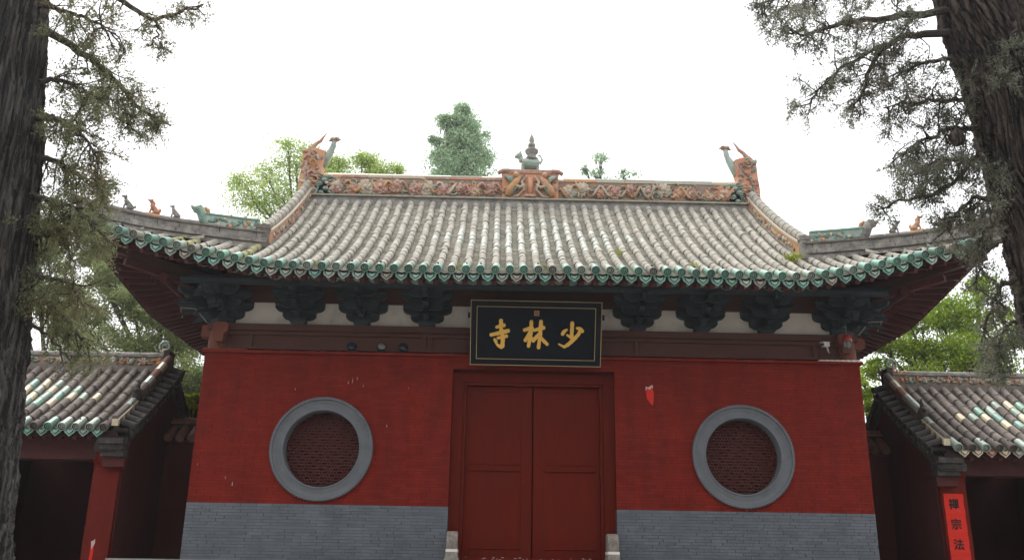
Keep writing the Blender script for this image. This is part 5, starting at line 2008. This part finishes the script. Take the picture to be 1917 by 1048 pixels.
def bush_crown(parent, clumps, m, leaf, per, sub=22, spread=0.30, wood=None, base=None, r0=0.12, trunk_m=None, flat=0.5, limbs=True):
    """a broad crown: clumps (centre, (rx, ry, rz), weight), each broken into tufts of leaves"""
    O, D = [], []
    tw = MB()
    for c, rad, wgt in clumps:
        c = np.array(list(c)); rad = np.array(rad)
        ns = max(4, int(sub * wgt))
        dirs = unit(RNG.normal(size=(ns, 3)))
        cs = c + dirs * rad * (RNG.random((ns, 1)) ** 0.45)
        for q in cs:
            n = int(per * RNG.uniform(0.5, 1.5))
            sg = spread * rad.mean() * RNG.uniform(0.6, 1.4)
            o = q + RNG.normal(size=(n, 3)) * np.array([sg, sg, sg * flat])
            O.append(o)
            D.append(unit(RNG.normal(size=(n, 3)) + np.array([0, 0, -0.3]) + 0.4 * unit(q - c + 1e-6)))
        if limbs and base is not None:
            b = Vector(base).lerp(Vector(c), 0.25)
            mid = b.lerp(Vector(c), 0.5) + rv(0.15 * rad.mean()) + Vector((0, 0, -0.1))
            tw.tube(smooth_path([Vector(base), mid, Vector(c)], 7), [r0 * (1 - 0.11 * i) for i in range(8)], 6)
            for q in cs[:int(min(ns, 14))]:
                e = Vector(q)
                st = mid.lerp(Vector(c), RNG.random())
                tw.tube([st, st.lerp(e, 0.5) + rv(0.06 * rad.mean()), e], [r0 * 0.25, r0 * 0.16, r0 * 0.05], 4, caps=False)
    O = np.concatenate(O); D = np.concatenate(D)
    n = len(O)
    leaves('crown', O, D, RNG.uniform(0.7, 1.3, n) * leaf, RNG.uniform(0.2, 0.36, n) * leaf, m, parent)
    return tw


# ---- left cypress
YL = -9.0
edge = [(5, 1300), (14, 1048), (38, 800), (54, 600), (76, 300), (88, 0), (98, -400), (100, -900)]
radl = [0.62, 0.53, 0.50, 0.49, 0.48, 0.47, 0.44, 0.38]
pth = []
for (px, py), r in zip(edge, radl):
    p = at(px, py, YL)
    pth.append(p + Vector((-r * 1.16, 0, 0)))
b0 = pth[0].copy(); b0.z = -0.1; b0.x -= 0.1
pth = [b0] + pth
lc = thing('cypress_tree', 'old cypress at the left edge with furrowed grey trunk', 'tree', (b0.x, b0.y, 0), 'old cypresses flanking the gate')
V, F = trunk_mesh(pth, [0.80] + radl, seed=3, depth=0.068, twist=0.12)
link('trunk', fast_mesh('trunk', V - np.array(OFF[lc]), F, M['bark'], smooth=True), lc)
C = Cypress()


def A(*pts, y=YL, dy=0.0):
    return [at(px, py, y + dy * i / max(1, len(pts) - 1)) for i, (px, py) in enumerate(pts)]


C.branch(A((60, 40), (107, 70), (176, 112), (224, 155), (256, 198), (320, 235), dy=0.7), 0.045, 0.008, 34, 0.42, 0.35, start=0.25)
C.branch(A((224, 155), (232, 195), (240, 220), (250, 245), y=YL + 0.45), 0.012, 0.004, 8, 0.22, 0.5)
C.branch(A((60, -60), (160, -30), (235, 5), (290, 38), (342, 21), (385, 12), dy=0.5), 0.04, 0.006, 20, 0.28, 0.25, start=0.25, nter=4)
C.branch(A((290, 38), (296, 66), (308, 92), y=YL + 0.35), 0.012, 0.004, 4, 0.14, 0.5)
C.branch(A((60, 10), (120, 20), (170, 40), (215, 60), dy=-0.4), 0.03, 0.006, 20, 0.40, 0.3)
C.branch(A((60, 150), (110, 150), (160, 170), (190, 190), dy=0.3), 0.03, 0.006, 18, 0.40, 0.4)
C.branch(A((60, 220), (110, 225), (150, 250), (185, 300), dy=-0.4), 0.035, 0.006, 26, 0.42, 0.4)
C.branch(A((50, 290), (100, 300), (150, 330), (196, 345), dy=0.5), 0.035, 0.006, 28, 0.42, 0.4)
C.branch(A((50, 360), (100, 380), (140, 390), (175, 425), dy=-0.3), 0.035, 0.006, 26, 0.40, 0.4)
C.branch(A((45, 440), (90, 438), (130, 435), (170, 440), dy=0.4), 0.045, 0.010, 24, 0.36, 0.4)
C.branch(A((45, 500), (90, 520), (130, 530), (150, 560), dy=-0.3), 0.03, 0.006, 18, 0.34, 0.4, nter=5)
C.branch(A((40, 560), (90, 570), (130, 600), (165, 650), dy=0.5), 0.035, 0.008, 22, 0.36, 0.6, nter=5)
C.branch(A((40, 600), (75, 620), (110, 650), (135, 670), dy=0.2), 0.02, 0.005, 6, 0.24, 0.3, nter=3)
C.branch(A((60, -260), (130, -200), (200, -150), (260, -120), dy=0.6), 0.05, 0.008, 30, 0.6, 0.4)
C.finish(lc, M['cypress'])

# ---- right cypress
YR = -8.4
edge = [(2110, 1300), (2040, 1048), (1962, 760), (1910, 520), (1850, 300), (1810, 150), (1762, 0), (1680, -400), (1620, -900)]
radr = [0.70, 0.60, 0.56, 0.54, 0.53, 0.52, 0.50, 0.46, 0.40]
pth = []
for (px, py), r in zip(edge, radr):
    p = at(px, py, YR)
    pth.append(p + Vector((r * 1.13, 0, 0)))
b0 = pth[0].copy(); b0.z = -0.1; b0.x += 0.1
pth = [b0] + pth
rc = thing('cypress_tree', 'leaning old cypress at the right edge with dark brown trunk', 'tree', (b0.x, b0.y, 0), 'old cypresses flanking the gate')
V, F = trunk_mesh(pth, [0.85] + radr, seed=11, depth=0.105, twist=-0.35)
link('trunk', fast_mesh('trunk', V - np.array(OFF[rc]), F, M['bark_red'], smooth=True), rc)
C = Cypress()


def B(*pts, y=YR, dy=0.0):
    return [at(px, py, y + dy * i / max(1, len(pts) - 1)) for i, (px, py) in enumerate(pts)]


C.branch(B((1800, 60), (1720, 66), (1674, 75), (1631, 123), (1615, 176), (1590, 200), dy=0.4), 0.045, 0.008, 28, 0.36, 0.35, start=0.2)
C.branch(B((1790, 20), (1700, 30), (1600, 40), (1520, 62), (1470, 60), dy=-0.4), 0.045, 0.008, 36, 0.42, 0.3, start=0.15)
C.branch(B((1780, -40), (1680, -30), (1560, -10), (1470, -5), (1410, 10), dy=0.3), 0.045, 0.006, 40, 0.42, 0.35)
C.branch(B((1674, 75), (1600, 110), (1550, 150), (1510, 195), y=YR + 0.2), 0.022, 0.005, 22, 0.32, 0.3)
C.branch(B((1820, 120), (1760, 110), (1700, 130), (1650, 150), dy=0.5), 0.03, 0.006, 14, 0.34, 0.3)
C.branch(B((1840, 180), (1780, 190), (1720, 190), (1660, 200), dy=-0.3), 0.03, 0.006, 24, 0.36, 0.35)
C.branch(B((1850, 240), (1790, 240), (1730, 260), (1670, 300), dy=0.4), 0.035, 0.006, 30, 0.40, 0.35)
C.branch(B((1860, 290), (1800, 300), (1760, 300), (1700, 330), dy=-0.2), 0.03, 0.006, 26, 0.34, 0.35)
C.branch(B((1850, 280), (1818, 305), (1780, 345), (1745, 366), (1690, 374), (1650, 392), dy=0.3), 0.03, 0.007, 22, 0.26, 0.1, start=0.3)
C.branch(B((1870, 380), (1830, 370), (1790, 400), (1765, 440), dy=0.3), 0.03, 0.006, 20, 0.30, 0.5)
C.branch(B((1890, 420), (1850, 430), (1830, 480), (1830, 540), dy=0.2), 0.03, 0.006, 15, 0.32, 0.6)
C.branch(B((1900, 520), (1870, 540), (1850, 600), (1840, 650), dy=0.3), 0.03, 0.006, 14, 0.32, 0.7)
C.branch(B((1905, 600), (1880, 620), (1870, 660), (1865, 690), dy=-0.1), 0.02, 0.005, 12, 0.26, 0.7)
C.branch(B((1820, 260), (1840, 300), (1850, 360), (1850, 420), y=YR - 0.5, dy=-0.1), 0.02, 0.005, 7, 0.26, 0.6)
C.branch(B((1760, -220), (1660, -180), (1560, -150), (1480, -120), dy=0.6), 0.05, 0.008, 34, 0.6, 0.4)
C.branch(B((1900, 40), (1890, 100), (1880, 160), y=YR - 0.6), 0.015, 0.004, 6, 0.2, 0.5)
C.finish(rc, M['cypress_blue'])
nest = at(1792, 262, YR - 0.15)
kb = MB()
for k in range(10):
    kb.ell(nest + rv(0.03), (0.055, 0.055, 0.05), 7, 5)
link('burl', remeshed(kb, 'burl', M['bark_red'], 0.02), rc, loc=(0, 0, 0))


# ---- trees behind
def bg_tree(name, label, px_clumps, y, m, leaf, per, trunk_px, r0, sub=22, spread=0.30, flat=0.5, ry=1.0, group='trees behind the gates'):
    """px_clumps: (px, py, half width px, half height px, dy, weight)"""
    cl = []
    k = (y + 16.6) / FPX * 1.06
    for (px, py, hw, hh, dy, w) in px_clumps:
        cl.append((at(px, py, y + dy), (hw * k, hw * k * ry, hh * k), w))
    bt = at(trunk_px[0], trunk_px[1], y)
    g = thing(name, label, 'tree', (bt.x, y, 0), group)
    tw = bush_crown(g, cl, m, leaf, per, sub, spread, base=bt, r0=r0, flat=flat)
    n0 = len(tw.v)
    tw.tube(smooth_path([Vector((bt.x - 0.2, y, -0.1)), Vector((bt.x + 0.15, y, bt.z * 0.5)), bt], 8), [r0 * (1.5 - 0.06 * i) for i in range(9)], 9)
    tw.build('trunk', M['twig'], g)
    return g


bg_tree('conifer_tree', 'tall bluish conifer rising behind the roof ridge', [
    (866, 205, 14, 18, 0, 0.8), (858, 235, 34, 18, 0.4, 1.2), (835, 228, 22, 14, -0.4, 0.7), (890, 250, 26, 16, 0, 0.8), (862, 270, 42, 18, 0, 1.3), (835, 290, 36, 14, 0, 0.8), (890, 295, 34, 18, 0.5, 1.0),
    (862, 312, 54, 20, 0, 1.6), (850, 340, 58, 20, 0, 1.4), (815, 262, 14, 8, 0, 0.3), (868, 380, 60, 26, 0, 1.2)], 26, M['leaf_conifer'], 0.15, 100, (866, 420), 0.16, flat=0.6, spread=0.33)
bg_tree('leafy_tree', 'pale green tree behind the left end of the roof ridge', [
    (555, 300, 40, 28, 0, 1.0), (500, 328, 46, 28, 0.5, 1.0), (470, 372, 36, 24, 0, 1.3), (530, 370, 50, 28, 0, 1.6), (590, 325, 34, 34, -0.5, 1.2), (540, 272, 30, 14, 0, 0.4), (455, 340, 24, 20, 0, 0.5), (520, 400, 80, 26, 0, 1.5), (580, 285, 30, 14, 0, 0.4)],
    17, M['leaf_pale'], 0.10, 62, (560, 470), 0.07, spread=0.48)
bg_tree('leafy_tree', 'yellow-green tree top showing between ridge dragon and conifer', [
    (632, 312, 22, 22, 0, 1.0), (612, 330, 30, 20, 0, 0.9), (690, 305, 22, 18, 0, 0.9), (720, 325, 30, 18, 0, 1.0), (705, 350, 50, 22, 0, 1.0), (745, 318, 14, 12, 0, 0.3), (650, 345, 40, 20, 0, 0.9), (676, 294, 12, 10, 0, 0.25)],
    19, M['leaf_pale'], 0.10, 80, (680, 430), 0.07, spread=0.45)
bg_tree('leafy_tree', 'sparse grey-green treetop peeping over the ridge right of the finial', [
    (1098, 318, 12, 8, 0, 0.4), (1125, 300, 22, 9, 0, 0.5), (1118, 325, 14, 10, 0, 0.4), (1170, 328, 22, 6, 0, 0.5), (1140, 345, 30, 10, 0, 0.6)],
    30, M['leaf_conifer'], 0.16, 34, (1122, 400), 0.12, sub=14)
bg_tree('leafy_tree', 'bright green tree above the right side gate', [
    (1700, 600, 40, 26, 0, 1.0), (1760, 590, 50, 34, 0.5, 1.4), (1820, 590, 44, 40, 0, 1.4), (1690, 650, 50, 26, 0, 1.2), (1760, 655, 60, 30, 0, 1.5), (1830, 660, 60, 36, -0.5, 1.6), (1835, 535, 26, 16, 0, 0.6), (1650, 640, 26, 18, 0, 0.6),
    (1640, 690, 30, 18, 0, 0.5), (1870, 700, 60, 30, 0, 1.3), (1735, 700, 70, 18, 0, 1.0), (1900, 610, 40, 40, 0.5, 0.9)],
    11, M['leaf_bright'], 0.10, 115, (1790, 790), 0.10, spread=0.30)
bg_tree('leafy_tree', 'olive green tree behind the left side gate, under the eave', [
    (250, 560, 50, 30, 0, 1.3), (200, 520, 40, 26, 0, 1.0), (300, 590, 46, 30, 0, 1.3), (340, 650, 40, 40, 0.5, 1.5), (355, 710, 36, 40, 0, 1.4), (240, 640, 60, 24, 0, 1.1), (150, 600, 50, 40, 0.5, 1.0), (330, 560, 40, 30, 0.8, 0.9), (170, 480, 24, 20, 0, 0.5), (350, 760, 40, 30, 0, 0.9), (210, 680, 70, 20, 0, 0.9)],
    10, M['leaf_mid'], 0.085, 240, (290, 720), 0.09, spread=0.30)
bg_tree('leafy_tree', 'tall olive green tree left of the side gate, behind the cypress trunk', [
    (110, 560, 46, 40, 0, 1.1), (90, 480, 40, 40, 0, 1.0), (140, 640, 50, 26, 0, 1.1), (70, 420, 36, 40, 0, 0.7), (40, 560, 40, 60, 0, 1.0)],
    13, M['leaf_mid'], 0.09, 200, (90, 760), 0.09, spread=0.30)
g = thing('shrub', 'small yellow-green shrub between left side gate and gatehouse', 'shrub', tuple(at(360, 800, 3.2)))
k = 20 / FPX
tw = bush_crown(g, [(at(358, 752, 3.2), (14 * k, 14 * k, 14 * k), 1.2), (at(370, 745, 3.2), (12 * k, 12 * k, 10 * k), 0.8), (at(366, 770, 3.2), (16 * k, 16 * k, 12 * k), 1.0)], M['leaf_yellow'], 0.06, 60, base=at(362, 800, 3.2), r0=0.03)
b_ = at(362, 800, 3.2)
tw.tube([(b_.x, b_.y, 0), b_], [0.05, 0.03], 7)
tw.build('stem', M['twig'], g)
bg_tree('leafy_tree', 'light green tree in the gap right of the gatehouse wall', [(1622, 745, 14, 18, 0, 0.8), (1640, 770, 18, 20, 0, 0.8), (1618, 715, 12, 14, 0, 0.2)], 7.0, M['leaf_bright'], 0.09, 50, (1632, 830), 0.06)

# ---- weeds growing on the tiles
WEEDS = [(-3.95, 0.0, 0.10, 'weed clump at the eave, left of the left window'), (-5.02, 0.02, 0.07, 'low weed at the eave below the left hip ridge'), (0.18, 0.06, 0.11, 'dry weed in the tile gutter above the plaque'),
         (-1.40, 0.10, 0.10, 'dry weed tuft at the eave left of the plaque'), (2.95, 0.5, 0.12, 'green weed on the roof above the right bracket sets'), (4.85, 1.05, 0.22, 'leafy green weed on the roof near the right hip ridge'), (1.65, 1.4, 0.14, 'upright weed among the mid roof tiles, right of centre')]
for x, dy, sz_, lab in WEEDS:
    xg_ = round((x - 0.125) / 0.25) * 0.25 + 0.125
    y = EY - flare(xg_) + 0.10 + dy
    z = fz(xg_, y) - 0.04
    t = thing('roof_weed', lab, 'weed', (xg_, y, z), 'weeds on the roof')
    n = 70 if sz_ < 0.2 else 130
    o = np.array([xg_, y, z]) + RNG.normal(size=(n, 3)) * np.array([sz_ * 0.35, sz_ * 0.25, sz_ * 0.1]) + np.array([0, 0, sz_ * 0.3]) + np.outer(RNG.random(n), np.array([0, 0, sz_ * 0.6]))
    dd = unit(RNG.normal(size=(n, 3)) * 0.7 + np.array([0, 0, 0.8]))
    leaves('leaf_tuft', o, dd, RNG.uniform(0.25, 0.5, n) * sz_, RNG.uniform(0.04, 0.09, n) * sz_, M['weed' if 'dry' in lab or 'eave' in lab else 'leaf_yellow'], t)['kind'] = 'stuff'

# ---- unseen cypresses added behind the viewer to block low sky and darken the walls
BLOCKER_TREES = [(-19, -21, 15, 'cypress added to block low sky, outermost on the left behind the viewer'), (-12.5, -24, 16, 'cypress added to block low sky, second from the left behind the viewer'),
          (-6, -27, 17, 'cypress added to block low sky, left of centre behind the viewer'), (1.5, -29, 17, 'cypress added to block low sky, in the middle behind the viewer'), (8, -26, 16, 'cypress added to block low sky, right of centre behind the viewer'),
          (14, -23, 16, 'cypress added to block low sky, second from the right behind the viewer'), (20, -20, 15, 'cypress added to block low sky, outermost on the right behind the viewer')]
for x, y, h, lab in BLOCKER_TREES:
    t = thing('cypress_tree', lab, 'tree', (x, y, 0), 'cypresses added to block low sky')
    cl = []
    for k in range(9):
        z = 2.5 + (h - 3.5) * k / 8
        w = 4.3 * (1 - 0.45 * abs(k / 8 - 0.35) - 0.25 * k / 8)
        cl.append((Vector((x + RNG.normal() * 0.5, y + RNG.normal() * 0.5, z)), (w, w * 0.8, 1.3), 1.0))
    tw = bush_crown(t, cl, M['cypress'], 0.55, 20, sub=22, spread=0.22, base=(x, y, 2.0), r0=0.12, flat=0.6)
    tw.tube(smooth_path([Vector((x, y, -0.1)), Vector((x + 0.2, y, h * 0.4)), Vector((x, y, h - 1.5))], 8), [0.5 - 0.05 * i for i in range(9)], 10)
    tw.build('trunk', M['bark'], t)

# ================================================================== thin haze box, added to stand in for sky glare
hz = bpy.data.materials.new('glare_haze')
hz.use_nodes = True
hn_ = hz.node_tree.nodes
hn_.remove(hn_['Principled BSDF'])
pv = hn_.new('ShaderNodeVolumePrincipled')
pv.inputs['Color'].default_value = (0.95, 0.96, 1.0, 1)
pv.inputs['Density'].default_value = 0.0008
pv.inputs['Anisotropy'].default_value = 0.6
hz.node_tree.links.new(pv.outputs['Volume'], hn_['Material Output'].inputs['Volume'])
haze = MB().box(-1000, 1000, -60, 700, -1.0, 60).build('haze', hz, kind='stuff')
